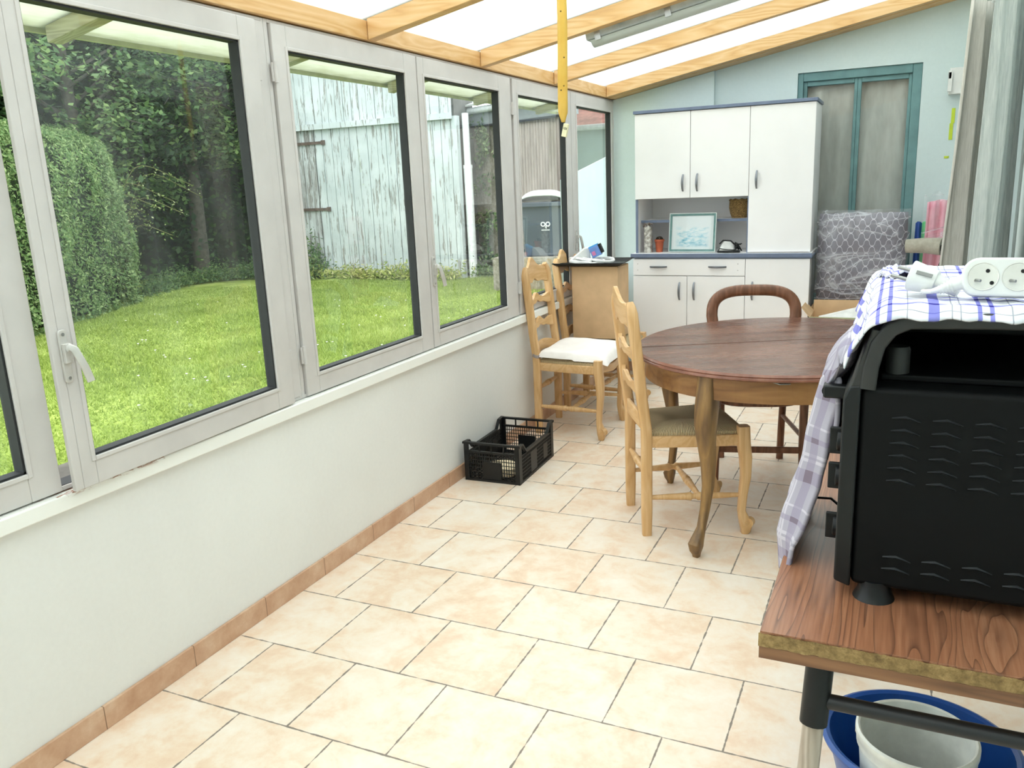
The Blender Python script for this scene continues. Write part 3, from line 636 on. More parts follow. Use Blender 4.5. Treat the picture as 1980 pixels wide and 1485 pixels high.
def make_chair(label, loc, rz, group='ladder-back chairs'):
    t = thing('ladder_back_chair', label, 'chair', loc, rz, group)
    B, BYm = MAT['beech'], MAT['beech_y']
    for sg in (-1, 1):
        y = 0.168*sg; pts = []; sc = []
        for z in (0.0, 0.1, 0.25, 0.40, 0.46, 0.52, 0.60, 0.70, 0.80, 0.88, 0.93, 0.955, 0.972):
            yy = y - (0.0 if z < 0.93 else sg*0.018*((z-0.93)/0.04)**1.4)
            pts.append((post_x(z), yy, z)); sc.append(0.86 if z < 0.05 else (1.0 if z < 0.9 else 1.0-0.5*max(0, (z-0.94))/0.04))
        MB().sweep(pts, rrect(0.036, 0.044, 0.009), up=(1, 0, 0), scale=[(a, a) for a in sc]).build('back_post', B, t, smooth=35)
        # cabriole front leg
        yf = 0.205*sg; pl = []; sc = []
        for z, dx, k in ((0.462, 0, 1.0), (0.44, 0, 1.06), (0.39, 0.002, 1.08), (0.33, 0.010, 1.02), (0.25, 0.012, 0.85), (0.17, 0.004, 0.72), (0.10, 0.0, 0.66), (0.07, 0.008, 0.85), (0.04, 0.018, 1.05), (0.015, 0.016, 0.8), (0.0, 0.012, 0.6)):
            pl.append((0.19+dx, yf+sg*dx*0.5, z)); sc.append(k)
        fl = MB().sweep(pl, rrect(0.046, 0.046, 0.010), up=(1, 0, 0), scale=sc).build('front_leg', B, t, smooth=35)
        vol = MB(); vol.tube([(0.228, yf+sg*0.004, 0.052), (0.212, yf+sg*0.026, 0.052)], 0.020, 14, up=(0, 0, 1)); vol.tube([(0.205, yf+sg*0.022, 0.052), (0.208, yf+sg*0.032, 0.052)], 0.010, 12)
        vol.build('scroll_foot', B, fl, smooth=35)
    rush_seat(t)
    for sg in (-1, 1):
        MB().sweep([(-0.18, 0.17*sg, 0.405), (0.0, 0.19*sg, 0.403), (0.17, 0.207*sg, 0.405)], rrect(0.016, 0.048, 0.004), up=(0, 0, 1)).build('seat_rail', BYm, t, smooth=35)
    MB().sweep([(0.20+0.012*(1-(i/5-1)**2), 0.19*(i/5-1), 0.400-0.010*math.cos((i/5-1)*3.1)) for i in range(11)], rrect(0.016, 0.048, 0.004)).build('front_rail', BYm, t, smooth=35)
    MB().sweep([(-0.195-0.03*(1-(i/5-1)**2), 0.155*(i/5-1), 0.47+0.035*(1-(i/5-1)**2)) for i in range(11)], rrect(0.016, 0.060, 0.004)).build('back_rail', BYm, t, smooth=35)
    slat_mb(0.915, 0.115, 0.160, post_x, True).build('crest_rail', BYm, t, smooth=40, bevel=0.003)
    for zc in (0.765, 0.625): slat_mb(zc, 0.062, 0.155, post_x).build('ladder_slat', BYm, t, smooth=40, bevel=0.002)
    for sg in (-1, 1): turned((-0.19, 0.168*sg, 0.165), (0.188, 0.198*sg, 0.165)).build('side_stretcher', B, t, smooth=60)
    turned((0.02, -0.185, 0.165), (0.02, 0.185, 0.165)).build('cross_stretcher', B, t, smooth=60)
    turned((-0.195, -0.165, 0.27), (-0.195, 0.165, 0.27)).build('back_stretcher', B, t, smooth=60)
    return t
make_chair('honey coloured ladder-back chair with rush seat tucked beside the round table', (1.165, 2.143, 0), math.radians(28))
chB = make_chair('honey coloured ladder-back chair with a white cushion by the window wall', (0.272, 3.285, 0), math.radians(1))
chC = copy_tree(chB, (0.262, 3.80, 0), math.radians(-2)); chC['label'] = 'honey coloured ladder-back chair carrying the tall cardboard box'
# white cushion on chair B
def cush(u, v, top):
    x = -0.185+0.43*u; y = -0.205+0.43*v; sw = 1-0.10*(1-u)*abs(2*v-1)
    e = (1-abs(2*u-1)**5)*(1-abs(2*v-1)**5); e = max(0, e)**0.35
    b = 0.0045*nz(u*5, v*5)+0.02*math.sin(3.0*u+0.6)*math.cos(5*v+1.2)*e
    z = 0.462+(0.048*e+b*e if top else -0.0)+0.015*max(0, 0.35-u)
    droop = -0.018*max(0, (u-0.85)/0.15)-0.012*max(0, (0.12-v)/0.12)*(1 if u > 0.5 else 0.3)
    ex = 1 if e > 0 else 1
    return (x, y*sw, z+droop+(0.006 if not top and e > 0.3 else 0))
cm = MB(); cm.grid(lambda a, b: cush(a, b, True), 36, 36); cm.grid(lambda a, b: cush(b, a, False), 36, 36)
cm.v = [tuple(WM[chB.name] @ Vector(p)) for p in cm.v]
tag(cm.build('seat_cushion', MAT['white_cloth'], smooth=180), 'lumpy white seat cushion lying on the nearer chair by the window wall', 'cushion')
# strings of cushion round the posts
for sg in (-1, 1):
    k = MB(); k.sweep([(post_x(0.45)+0.024*math.cos(a), 0.168*sg+0.028*math.sin(a), 0.468+0.004*math.sin(2*a)) for a in [2*math.pi*i/14 for i in range(14)]], rrect(0.003, 0.018, 0.001), closed=True)
    k.v = [tuple(WM[chB.name] @ Vector(p)) for p in k.v]
    tag(k.build('cushion_tie', flat('grey_cushion_tape', '#9a8f8c', 0.9), smooth=60), 'grey tape tied round the %s back post of the cushioned chair' % ('nearer' if sg < 0 else 'farther'), 'tie', 'cushion ties')
# tall cardboard box, tray and what lies on it
bx = thing('cardboard_box', 'tall plain cardboard box standing upright on the farther chair by the window', 'box', (0.235, 3.825, 0.463))
kb = MB(); kb.prism([(-0.152, -0.115), (0.152, -0.115), (0.152, 0.115), (-0.152, 0.115)], lambda p, k: (p[0]*(1+0.004*k), p[1], 0.455*k)); kb.build('box_body', MAT['card'], bx, bevel=0.004)
MB().add([(-0.150, -0.115, 0.4555), (0.150, -0.115, 0.4555), (0.150, 0.0, 0.458), (-0.150, 0.0, 0.458)], [(0, 1, 2, 3)]).add([(-0.150, 0.002, 0.458), (0.150, 0.002, 0.458), (0.150, 0.115, 0.4555), (-0.150, 0.115, 0.4555)], [(0, 1, 2, 3)]).build('top_flap', MAT['card'], bx, solid=0.003)
ty = thing('black_tray', 'black rectangular plastic tray lying on top of the tall cardboard box', 'tray', (0.20, 3.80, 0.930), math.radians(6))
tb = MB(); a, b, h = 0.225, 0.185, 0.018
tb.grid(lambda u, v: ((2*u-1)*a, (2*v-1)*b, 0.002+h*max(0, max(abs(2*u-1), abs(2*v-1))-0.88)/0.12), 34, 34)
tb.build('tray', MAT['black_pl'], ty, smooth=30, solid=0.003)
cb = MB(); random.seed(4)
def coil(cx, cy, rx, ry, n=46, z=0.942, tw=0.0):
    return [(cx+rx*math.cos(a+tw)*(1+0.07*math.sin(2*a)), cy+ry*math.sin(a)*(1+0.05*math.cos(3*a)), z+0.006*math.sin(a*2+tw)+0.004*(a/6.3)) for a in [2*math.pi*i/16 for i in range(n)]]
cb.tube(coil(0.17, 3.76, 0.105, 0.085), 0.0065, 8); cb.tube(coil(0.24, 3.78, 0.12, 0.075, 40, 0.953, 0.6), 0.0065, 8); cb.tube(coil(0.12, 3.77, 0.09, 0.07, 36, 0.956, 1.9), 0.0065, 8)
tag(cb.build('coiled_cable', flat('white_cable_sheath', '#ececea', 0.4), smooth=60), 'loosely coiled white cable lying in the black tray', 'cable')
bk = thing('white_adapter', 'white wedge shaped case standing in the black tray', 'case', (0.115, 3.80, 0.952), math.radians(25))
m = MB(); m.prism([(-0.075, 0.0), (0.06, 0.0), (0.055, 0.085), (0.02, 0.075)], lambda p, k: (p[0], -0.03+0.06*k, p[1])); m.build('case_body', MAT['white_pl'], bk, bevel=0.005)
bb = thing('blue_pack', 'small blue and grey pack with a black end leaning on the white case', 'pack', (0.215, 3.80, 0.957), math.radians(10))
Mb = Matrix.Translation((0, 0, 0.052)) @ Matrix.Rotation(math.radians(-24), 4, 'Y')
k = MB(); k.obox(Mb, 0.062, 0.05, 0.068); k.build('pack_body', flat('blue_pack_card', '#6d8fd0', 0.5), bb, bevel=0.003)
k = MB(); k.obox(Mb @ Matrix.Translation((0.0, 0, 0.037)), 0.06, 0.048, 0.008); k.build('lid', flat('sky_blue_lid', '#3d9be0', 0.4), bb)
k = MB(); k.obox(Mb @ Matrix.Translation((0.040, 0, 0.004)), 0.016, 0.045, 0.06); k.build('black_end', MAT['black_pl'], bb, bevel=0.002)
k = MB(); k.obox(Mb @ Matrix.Translation((-0.012, -0.0258, -0.008)), 0.022, 0.001, 0.026); k.build('pink_patch', flat('pink_print', '#d77fae', 0.5), bb)

# ---- oval extending table
TC = Vector((1.545, 2.395)); TA = math.radians(62); A_, B_ = 0.662, 0.598; TH = 0.745
tbl = thing('dining_table', 'round dark stained wooden table with moulded edge and cabriole legs', 'table', (TC.x, TC.y, 0), 0)
def ell(a, s=1.0, d=0.0):
    p, q = (A_*s+d)*math.cos(a), (B_*s+d)*math.sin(a)
    return (p*math.cos(TA)-q*math.sin(TA), p*math.sin(TA)+q*math.cos(TA))
tt = Mt('dark_parquet_table_top', '#6b4033', 0.22); SA = math.radians(26.5)
v = tt.coord('Object', (1, 1, 1), (0, 0, -SA)); br = tt.n('TexBrick'); tt.l(v, br.inputs[0])
br.inputs['Scale'].default_value = 1.0; br.inputs['Brick Width'].default_value = 0.34; br.inputs['Row Height'].default_value = 0.062; br.inputs['Mortar Size'].default_value = 0.0
br.inputs['Color1'].default_value = (0, 0, 0, 1); br.inputs['Color2'].default_value = (1, 1, 1, 1); br.inputs['Bias'].default_value = 0.0; br.offset = 0.41
mp2 = tt.n('Mapping'); tt.l(v, mp2.inputs[0]); mp2.inputs['Scale'].default_value = (1, 14, 1)
gr = tt.noise(mp2.outputs[0], 6, 4, 0.5, 0.1)
bwv = tt.n('RGBToBW'); tt.l(br.outputs[0], bwv.inputs[0])
g = tt.math('ADD', tt.math('MULTIPLY', bwv.outputs[0], 0.62), tt.math('MULTIPLY', gr, 0.22))
tt.col(tt.ramp(g, [(0.10, '#5e3d30'), (0.4, '#6b4738'), (0.65, '#785242'), (0.9, '#875f4e')])); tt.rgh(tt.math('MULTIPLY_ADD', gr, 0.06, 0.24))
def top_half(sg):
    m = MB(); ms = MB(); prof = [(0.0, TH), (-0.004, TH), (0.0, TH-0.003), (0.004, TH-0.008), (0.001, TH-0.012), (0.005, TH-0.016), (0.006, TH-0.022), (-0.006, TH-0.028), (-0.05, TH-0.028)]
    n = 60; gap = 0.0016; nrm = Vector((-math.sin(SA), math.cos(SA))); dr_ = Vector((math.cos(SA), math.sin(SA)))
    # find angle range of the half
    ring = []
    for i in range(720):
        a = 2*math.pi*i/720; p = Vector(ell(a)); ring.append((a, p.dot(nrm)*sg-0.028*sg))
    angs = [a for a, d_ in ring if d_ > gap]
    # contiguous
    start = None
    for i in range(720):
        if ring[i][1] > gap and ring[i-1][1] <= gap: start = i
    seq = [];  i = start
    while ring[i % 720][1] > gap: seq.append(ring[i % 720][0]); i += 1
    seq = seq[::5]+[seq[-1]]
    vs = []; k = len(prof)
    for a in seq:
        for dd, z in prof: x, y = ell(a, 1, dd); vs.append((x, y, z))
    fs = []
    for i in range(len(seq)-1):
        for j in range(1, k-1): fs.append((i*k+j, (i+1)*k+j, (i+1)*k+j+1, i*k+j+1))
    ms.add(vs, fs); m.add([(ell(a, 1, -0.004)[0], ell(a, 1, -0.004)[1], TH) for a in seq], [tuple(range(len(seq)))])
    m.add([(ell(a, 1, -0.05)[0], ell(a, 1, -0.05)[1], TH-0.028) for a in seq], [tuple(range(len(seq)))[::-1]])
    a0, a1 = seq[-1], seq[0]
    e0 = ell(a0, 1, -0.004); e1 = ell(a1, 1, -0.004)
    m.add([(e0[0], e0[1], TH), (e1[0], e1[1], TH), (e1[0], e1[1], TH-0.028), (e0[0], e0[1], TH-0.028)], [(0, 1, 2, 3)])
    return m, ms
edm = wood('reddish_table_moulding', [(0, '#6e4433'), (0.5, '#855746'), (1, '#996b57')], 'z', 1.0, 0.3, 0.0, False, 5)
for sg in (1, -1):
    m1_, m2_ = top_half(sg); lf = m1_.build('tabletop_leaf', tt.m, tbl, smooth=35); m2_.build('edge_moulding', edm, lf, smooth=35)
ap = MB(); n = 72
for i in range(n):
    a, b = 2*math.pi*i/n, 2*math.pi*(i+1)/n; vs = []
    for q in (a, b):
        for dd in (-0.035, -0.058):
            for z in (0.628, TH-0.028): x, y = ell(q, 1, dd); vs.append((x, y, z))
    ap.add(vs, [(0, 4, 5, 1), (2, 3, 7, 6), (0, 2, 6, 4)])
ap.build('apron', MAT['apron'], tbl, smooth=40)
ll = [(-0.238, -0.626), (-0.53, 0.135), (0.238, 0.626), (0.53, -0.135)]
for fx_, fy_ in ll:
    d_ = Vector((fx_, fy_)); R_ = d_.length; d_.normalize(); pts = []; sc = []
    an = math.atan2(fy_, fx_)
    # radius of apron in this direction
    best = min((abs((math.atan2(ell(a)[1], ell(a)[0])-an+math.pi) % (2*math.pi)-math.pi), a) for a in [2*math.pi*i/360 for i in range(360)])[1]
    ra = Vector(ell(best, 1, -0.062)).length
    for z, r, k in ((0.715, ra, 1.0), (0.66, ra+0.004, 1.05), (0.60, ra+0.010, 1.12), (0.53, ra+0.018, 1.08), (0.45, ra+0.010, 0.88), (0.36, ra-0.004, 0.72), (0.27, ra+(R_-ra)*0.1-0.012, 0.58), (0.18, ra+(R_-ra)*0.35-0.010, 0.48), (0.11, ra+(R_-ra)*0.6-0.004, 0.44), (0.075, ra+(R_-ra)*0.85, 0.6), (0.05, R_+0.006, 0.74), (0.03, R_+0.004, 0.62), (0.012, R_, 0.42), (0.0, R_, 0.36)):
        pts.append((d_.x*r, d_.y*r, z)); sc.append(k)
    lg = MB().sweep(pts, [(a*1.0, b*1.0) for a, b in rrect(0.068, 0.068, 0.016)], up=(d_.x, d_.y, 0.0), scale=sc)
    lg.build('leg', MAT['leg'], tbl, smooth=40)
MB().sweep([(0.02, -0.61, 0.715), (0.05, -0.615, 0.708), (0.085, -0.605, 0.709)], rect(0.012, 0.003)).build('leaf_latch', MAT['steel'], tbl)

# ---- dark balloon-back chair
bc = thing('balloon_back_chair', 'dark mahogany chair with round hoop back behind the table', 'chair', (1.362, 2.828, 0), math.radians(-76))
# local +x forward (towards camera), y across
Mh = MAT['mahog']
def bpx(z): return -0.17 if z < 0.44 else -0.17-0.16*(z-0.44)
for sg in (-1, 1):
    MB().sweep([(-0.200, 0.148*sg, 0.0), (-0.185, 0.150*sg, 0.2), (-0.172, 0.155*sg, 0.40), (-0.172, 0.160*sg, 0.45), (-0.185, 0.178*sg, 0.55), (-0.205, 0.192*sg, 0.66), (-0.215, 0.200*sg, 0.72)], rrect(0.034, 0.032, 0.010), up=(1, 0, 0)).build('back_leg', Mh, bc, smooth=40)
    MB().sweep([(0.205, 0.195*sg, 0.0), (0.20, 0.195*sg, 0.2), (0.20, 0.197*sg, 0.40), (0.20, 0.197*sg, 0.44)], rrect(0.038, 0.038, 0.010), up=(1, 0, 0), scale=[0.62, 0.85, 1.0, 1.0]).build('front_leg', Mh, bc, smooth=40)
    MB().tube([(-0.185, 0.15*sg, 0.24), (0.2, 0.195*sg, 0.24)], 0.011, 8).build('side_stretcher', Mh, bc, smooth=60)
hp = []; 
for i in range(25):
    a = math.pi*i/24; yy = 0.204*math.copysign(abs(math.cos(a))**0.62, math.cos(a)); zz = 0.750+0.124*max(0, math.sin(a))**0.72
    hp.append((-0.215-0.16*(zz-0.72), yy, zz))
hp = [(-0.213, 0.199, 0.715)]+hp+[(-0.213, -0.199, 0.715)]
MB().sweep(hp, rrect(0.056, 0.040, 0.016), up=(1, 0, 0.16)).build('hoop_back', Mh, bc, smooth=50)
MB().tube([(-0.19, -0.165, 0.56), (-0.20, 0, 0.575), (-0.19, 0.165, 0.56)], 0.012, 8).build('mid_rail', Mh, bc, smooth=50)
m = MB()
out = [(0.215*math.cos(a)*(1 if math.cos(a) > 0 else 0.88), 0.215*math.sin(a)*(1 if math.cos(a) > 0 else 0.85)) for a in [2*math.pi*i/40 for i in range(40)]]
out = [(math.copysign(abs(x/0.215)**0.7*0.215, x), math.copysign(abs(y/0.215)**0.7*0.215, y)) for x, y in out]
m.prism(out, lambda p, k: (p[0], p[1], 0.385+0.055*k)); m.build('seat_frame', Mh, bc, bevel=0.008)
m = MB(); m.grid(lambda u, v: (0.195*(2*u-1), 0.19*(2*v-1)*(1-0.12*(1-u)), 0.441+0.03*max(0, (1-abs(2*u-1)**3)*(1-abs(2*v-1)**3))**0.5), 18, 18)
m.build('seat_pad', flat('dark_brown_seat_pad', '#4b3a2f', 0.8), bc, smooth=180)
MB().sweep([(0.2, -0.19, 0.175), (0.2, 0, 0.175), (0.2, 0.19, 0.175)], rrect(0.016, 0.030, 0.004)).build('front_stretcher', Mh, bc, smooth=40)
MB().tube([(-0.188, -0.15, 0.30), (-0.188, 0.15, 0.30)], 0.011, 8).build('back_stretcher', Mh, bc, smooth=60)

# ---- crate
cr = thing('plastic_crate', 'black perforated plastic crate standing on the tiles by the window wall', 'crate', (0.178, 2.495, 0), math.radians(1.5))
m = MB(); cw_, cl, chh = 0.150, 0.238, 0.205
K = MAT['black_pl']
def bars(mb, n0, n1, fixed, along, z0, z1, nx, nzc, tk=0.004, br=0.003, skip=None):
    """perforated panel: along='x' (fixed y) or 'y' (fixed x)"""
    for i in range(nx+1):
        p = n0+(n1-n0)*i/nx
        if along == 'x': mb.box(p-br/2, fixed-tk/2, z0, p+br/2, fixed+tk/2, z1)
        else: mb.box(fixed-tk/2, p-br/2, z0, fixed+tk/2, p+br/2, z1)
    for j in range(nzc+1):
        z = z0+(z1-z0)*j/nzc
        if along == 'x': mb.box(n0, fixed-tk/2, z-br/2, n1, fixed+tk/2, z+br/2)
        else: mb.box(fixed-tk/2, n0, z-br/2, fixed+tk/2, n1, z+br/2)
for sy in (-1, 1):
    e = MB(); y = sy*(cl-0.006)
    bars(e, -cw_+0.02, cw_-0.02, y, 'x', 0.012, 0.150, 20, 7)
    e.box(-0.052, y-0.003, 0.015, 0.048, y+0.003, 0.105)
    for x in (-0.065, 0.0, 0.065): e.box(x-0.003, y-0.004, 0.150, x+0.003, y+0.004, 0.196)
    e.box(-cw_, y-0.006, 0.148, cw_, y+0.006, 0.158).box(-cw_-0.006, y-0.009, 0.192, cw_+0.006, y+0.009, 0.202).box(-cw_, y-0.005, 0.0, cw_, y+0.005, 0.012)
    e.build('end_panel', K, cr)
for sx in (-1, 1):
    e = MB(); x = sx*(cw_-0.004)
    bars(e, -cl+0.03, cl-0.03, x, 'y', 0.012, 0.140, 34, 7)
    e.box(x-0.003, -0.085, 0.018, x+0.003, -0.0, 0.125).box(x-0.003, 0.09, 0.03, x+0.003, 0.15, 0.11)
    # sloped rim dipping in the middle
    pr_ = [(-cl, 0.200), (-cl+0.05, 0.196), (-cl+0.09, 0.150), (cl-0.09, 0.150), (cl-0.05, 0.196), (cl, 0.200)]
    e.sweep([(x, a, b) for a, b in pr_], rect(0.016, 0.008), up=(0, 0, 1))
    e.box(x-0.004, -cl, 0.0, x+0.004, cl, 0.012)
    e.build('side_panel', K, cr)
for sx in (-1, 1):
    for sy in (-1, 1):
        e = MB(); x, y = sx*(cw_-0.01), sy*(cl-0.012)
        e.box(x-0.012, y-0.004, 0.0, x+0.012, y+0.014*1, 0.20) if False else None
        e.prism([(x-0.014*sx, y+0.012*sy), (x+0.010*sx, y+0.012*sy), (x+0.010*sx, y-0.022*sy), (x+0.002*sx, y-0.022*sy), (x+0.002*sx, y+0.002*sy), (x-0.014*sx, y+0.002*sy)][::(1 if sx*sy > 0 else -1)], lambda p, k: (p[0], p[1], 0.001+0.20*k))
        e.build('corner_post', K, cr)
e = MB()
for i in range(15): e.box(-cw_+0.01+i*0.0195, -cl+0.01, 0.004, -cw_+0.014+i*0.0195, cl-0.01, 0.009)
for i in range(23): e.box(-cw_+0.01, -cl+0.012+i*0.0205, 0.004, cw_-0.01, -cl+0.016+i*0.0205, 0.009)
e.build('base_grid', K, cr)
dk = MB(); dk.lathe([(0, 0.0), (0.078, 0.0), (0.083, 0.004), (0.083, 0.040), (0.078, 0.044), (0, 0.046)], (0.185, 2.375, 0.0105), 36)
tag(dk.build('round_wood_slice', flat('pale_cut_wood', '#e6d6b4', 0.7, 0, 0.06, 20), smooth=40), 'pale round disc lying flat inside the black crate', 'disc')

# ---- things at the back right corner
ctn = thing('open_carton', 'open brown cardboard carton with papers in front of the wrapped cushion', 'box', (1.705, 4.30, 0))
m = MB(); x0, x1, y0, y1, H = -0.225, 0.235, -0.14, 0.14, 0.565
m.box(x0, y0, 0, x1, y0+0.004, H).box(x0, y1-0.004, 0, x1, y1, H+0.07).box(x0, y0, 0, x0+0.004, y1, H).box(x1-0.004, y0, 0, x1, y1, H).box(x0, y0, 0, x1, y1, 0.004).box(x0, y0, 0.50, x1, y1, 0.503)
m.build('carton_body', MAT['card'], ctn)
MB().add([(x0, y0, H), (x0, y1, H), (x0-0.05, y1, H+0.055), (x0-0.05, y0, H+0.06)], [(0, 1, 2, 3)]).build('side_flap', MAT['card'], ctn, solid=0.004)
MB().box(x0-0.002, y0-0.006, H-0.02, x1+0.002, y0-0.001, H+0.002).build('taped_edge', flat('pale_green_packing_tape', '#a9b08a', 0.5), ctn)
tag(MB().box(1.56, 4.20, 0.504, 1.80, 4.38, 0.52).add([(1.53, 4.22, 0.525), (1.79, 4.22, 0.525), (1.79, 4.40, 0.61), (1.52, 4.36, 0.54)], [(0, 1, 2, 3)]).build('paper_sheets', flat('white_paper', '#ecebe8', 0.8), solid=0.002), 'white paper sheets sticking up inside the open carton', 'paper')
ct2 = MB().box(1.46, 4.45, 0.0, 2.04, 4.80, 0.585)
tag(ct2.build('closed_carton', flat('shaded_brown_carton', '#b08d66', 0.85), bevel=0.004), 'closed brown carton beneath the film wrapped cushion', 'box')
wp = thing('wrapped_cushion', 'grey trellis patterned garden cushion wrapped in clear plastic film beside the dresser', 'cushion', (1.74, 4.62, 0.587))
tr = Mt('grey_trellis_cushion_fabric', '#716c77', 0.8); v = tr.sep(tr.coord('Object'))
ux = tr.math('MULTIPLY', v[0], math.pi/0.032); uz = tr.math('MULTIPLY', v[2], math.pi/0.042); uz = tr.math('ADD', uz, tr.math('MULTIPLY', tr.math('SINE', tr.math('MULTIPLY', uz, 2.0)), 0.42)); ux = tr.math('ADD', ux, tr.math('MULTIPLY', tr.math('SINE', tr.math('MULTIPLY', ux, 2.0)), -0.15))
f1 = tr.math('ABSOLUTE', tr.math('ADD', tr.math('COSINE', ux), tr.math('COSINE', uz)))
tr.col(tr.ramp(f1, [(0.12, '#c9c4ce'), (0.24, '#77727d')]))
def puff(w, d, h, nzk=0.01, k=5):
    m = MB()
    def fn(s, u, v):
        x = (2*u-1); z = v; e = max(0, (1-abs(x)**k)*(1-abs(2*z-1)**k))**0.4
        return (x*w+nzk*nz(z*4, 3.0+x), s*(d*e)+nzk*0.6*nz(x*5, z*5+7*s), z*h+nzk*nz(x*4, 9)*0.6*(z))
    m.grid(lambda u, v: fn(-1, u, v), 30, 30); m.grid(lambda u, v: fn(1, 1-u, v), 30, 30); return m
puff(0.262, 0.075, 0.585, 0.008).build('padded_seat', tr.m, wp, smooth=180)
fm = Mt('clear_wrinkled_plastic_film', '#ffffff', 0.15); fm.t.nodes.remove(fm.b)
a_ = fm.n('BsdfTransparent'); b_ = fm.n('BsdfGlossy'); c_ = fm.n('BsdfDiffuse'); c_.inputs[0].default_value = (0.85, 0.85, 0.9, 1); b_.inputs['Roughness'].default_value = 0.22
w1 = fm.noise(fm.coord('Object', (0.8, 1, 2.6), (0, 0.45, 0)), 2.6, 3, 0.5, 0.8); w1 = fm.math('ABSOLUTE', fm.math('SUBTRACT', w1, 0.5))
wr = fm.ramp(w1, [(0.0, (1, 1, 1)), (0.012, (0.35, 0.35, 0.35)), (0.05, (0, 0, 0))])
bpn = fm.n('Bump'); fm.l(w1, bpn.inputs['Height']); bpn.inputs['Strength'].default_value = 0.5; bpn.inputs['Distance'].default_value = 0.02; fm.l(bpn.outputs[0], b_.inputs['Normal'])
x1_ = fm.n('MixShader'); x2_ = fm.n('MixShader'); x1_.inputs[0].default_value = 0.07; fm.l(a_.outputs[0], x1_.inputs[1]); fm.l(b_.outputs[0], x1_.inputs[2])
fm.l(fm.math('MULTIPLY_ADD', wr, 0.45, 0.06), x2_.inputs[0]); fm.l(x1_.outputs[0], x2_.inputs[1]); fm.l(c_.outputs[0], x2_.inputs[2]); fm.l(x2_.outputs[0], fm.o.inputs[0])
puff(0.276, 0.086, 0.605, 0.016).build('plastic_film', fm.m, wp, smooth=180)
fb = MB()
for i in range(6):
    z0 = 0.04+0.022*i+0.01*math.sin(i*2); fb.tube([(-0.27, -0.05, z0+0.05*math.sin(i)), (-0.1, -0.09, z0), (0.1, -0.09, z0+0.015), (0.27, -0.05, z0+0.07+0.02*math.sin(i*3))], 0.0016, 5)
fb.build('film_fold', flat('whitish_film_fold', '#cfcdd6', 0.2), wp, smooth=60)
rl = thing('rolled_mat', 'beige rolled felt mat jutting out beside the wrapped cushion', 'roll', (2.10, 4.50, 0.925))
MB().tube([(-0.10, 0.04, 0.04), (0, 0.02, 0.045), (0.095, -0.01, 0.04)], [0.042, 0.047, 0.053], 20).build('mat_roll', MAT['beige_cloth'], rl, smooth=60)
hb = MB()
for i in range(7): hb.tube([(0.088+0.006*i, -0.03+0.01*i, 0.05-0.008*i), (0.105, -0.03+0.01*i, 0.0-0.012*i), (0.095+0.008*math.sin(i), -0.025+0.008*i, -0.05-0.006*i)], [0.012, 0.011, 0.004], 6)
hb.build('dark_fringe', flat('black_bristle', '#1c1815', 0.9), rl, smooth=60)
pb = thing('pink_bag', 'tall pink fabric bundle in clear plastic in the far right corner', 'bag', (2.17, 4.72, 0))
MB().grid(lambda u, v: (-0.06+0.15*u-0.02*(1-v), -0.04+0.02*math.sin(u*18)+0.01*nz(u*4, v*9), 0.02+1.22*v-0.03*abs(u-0.5)), 30, 30).build('pink_cloth', MAT['pink_cloth'], pb, smooth=180, solid=0.01)
MB().grid(lambda u, v: (-0.085+0.19*u-0.02*(1-v), -0.085+0.015*nz(u*7, v*9), 0.02+1.26*v-0.04*nz(u*4, 1)), 20, 20).build('plastic_cover', fm.m, pb, smooth=180)
for nm, lab, x, c_h in (('blue_umbrella', 'dark blue folded umbrella standing behind the rolled mat', 2.065, '#2a4f9e'), ('green_umbrella', 'light green folded umbrella standing beside the dark blue one', 2.102, '#5ccf7f')):
    o = MB(); o.sweep([(x, 4.79, 0.02), (x, 4.79, 0.6), (x+0.002, 4.79, 1.09), (x+0.003, 4.79, 1.10)], [(0.017*math.cos(a)*(1+0.25*math.cos(3*a)), 0.017*math.sin(a)*(1+0.25*math.cos(3*a))) for a in [2*math.pi*i/18 for i in range(18)]], up=(1, 0, 0), scale=[0.3, 1, 1, 0.5])
    tag(o.build(nm, flat(nm+'_fabric', c_h, 0.6), smooth=60), lab, 'umbrella')
jb = thing('junction_box', 'white electrical box fixed high on the end wall beside the curtain', 'electrical box', (2.235, YE-0.03, 1.87))
MB().box(-0.055, -0.03, 0.0, 0.075, 0.03, 0.155).build('housing', MAT['white_pl'], jb, bevel=0.004)
MB().box(-0.062, -0.045, 0.015, -0.04, 0.0, 0.13).box(-0.062, -0.045, 0.09, -0.045, -0.02, 0.14).build('side_bracket', MAT['white_pl'], jb, bevel=0.002)
for i, (x, z0, z1) in enumerate(((2.222, 1.70, 1.79), (2.214, 1.61, 1.70))):
    pass
st_ = MB(); st_.box(2.208, YE-0.004, 1.70, 2.228, YE-0.001, 1.79).box(2.202, YE-0.004, 1.60, 2.222, YE-0.001, 1.70)
tag(st_.build('lime_tape_strip', flat('lime_green_tape', '#c3d53a', 0.5)), 'long lime green tape strip stuck on the end wall below the electrical box', 'tape')
tag(MB().box(2.185, YE-0.003, 1.488, 2.212, YE-0.001, 1.502).build('lime_tape_scrap', bpy.data.materials['lime_green_tape']), 'tiny lime green scrap stuck on the end wall under the long strip', 'tape')

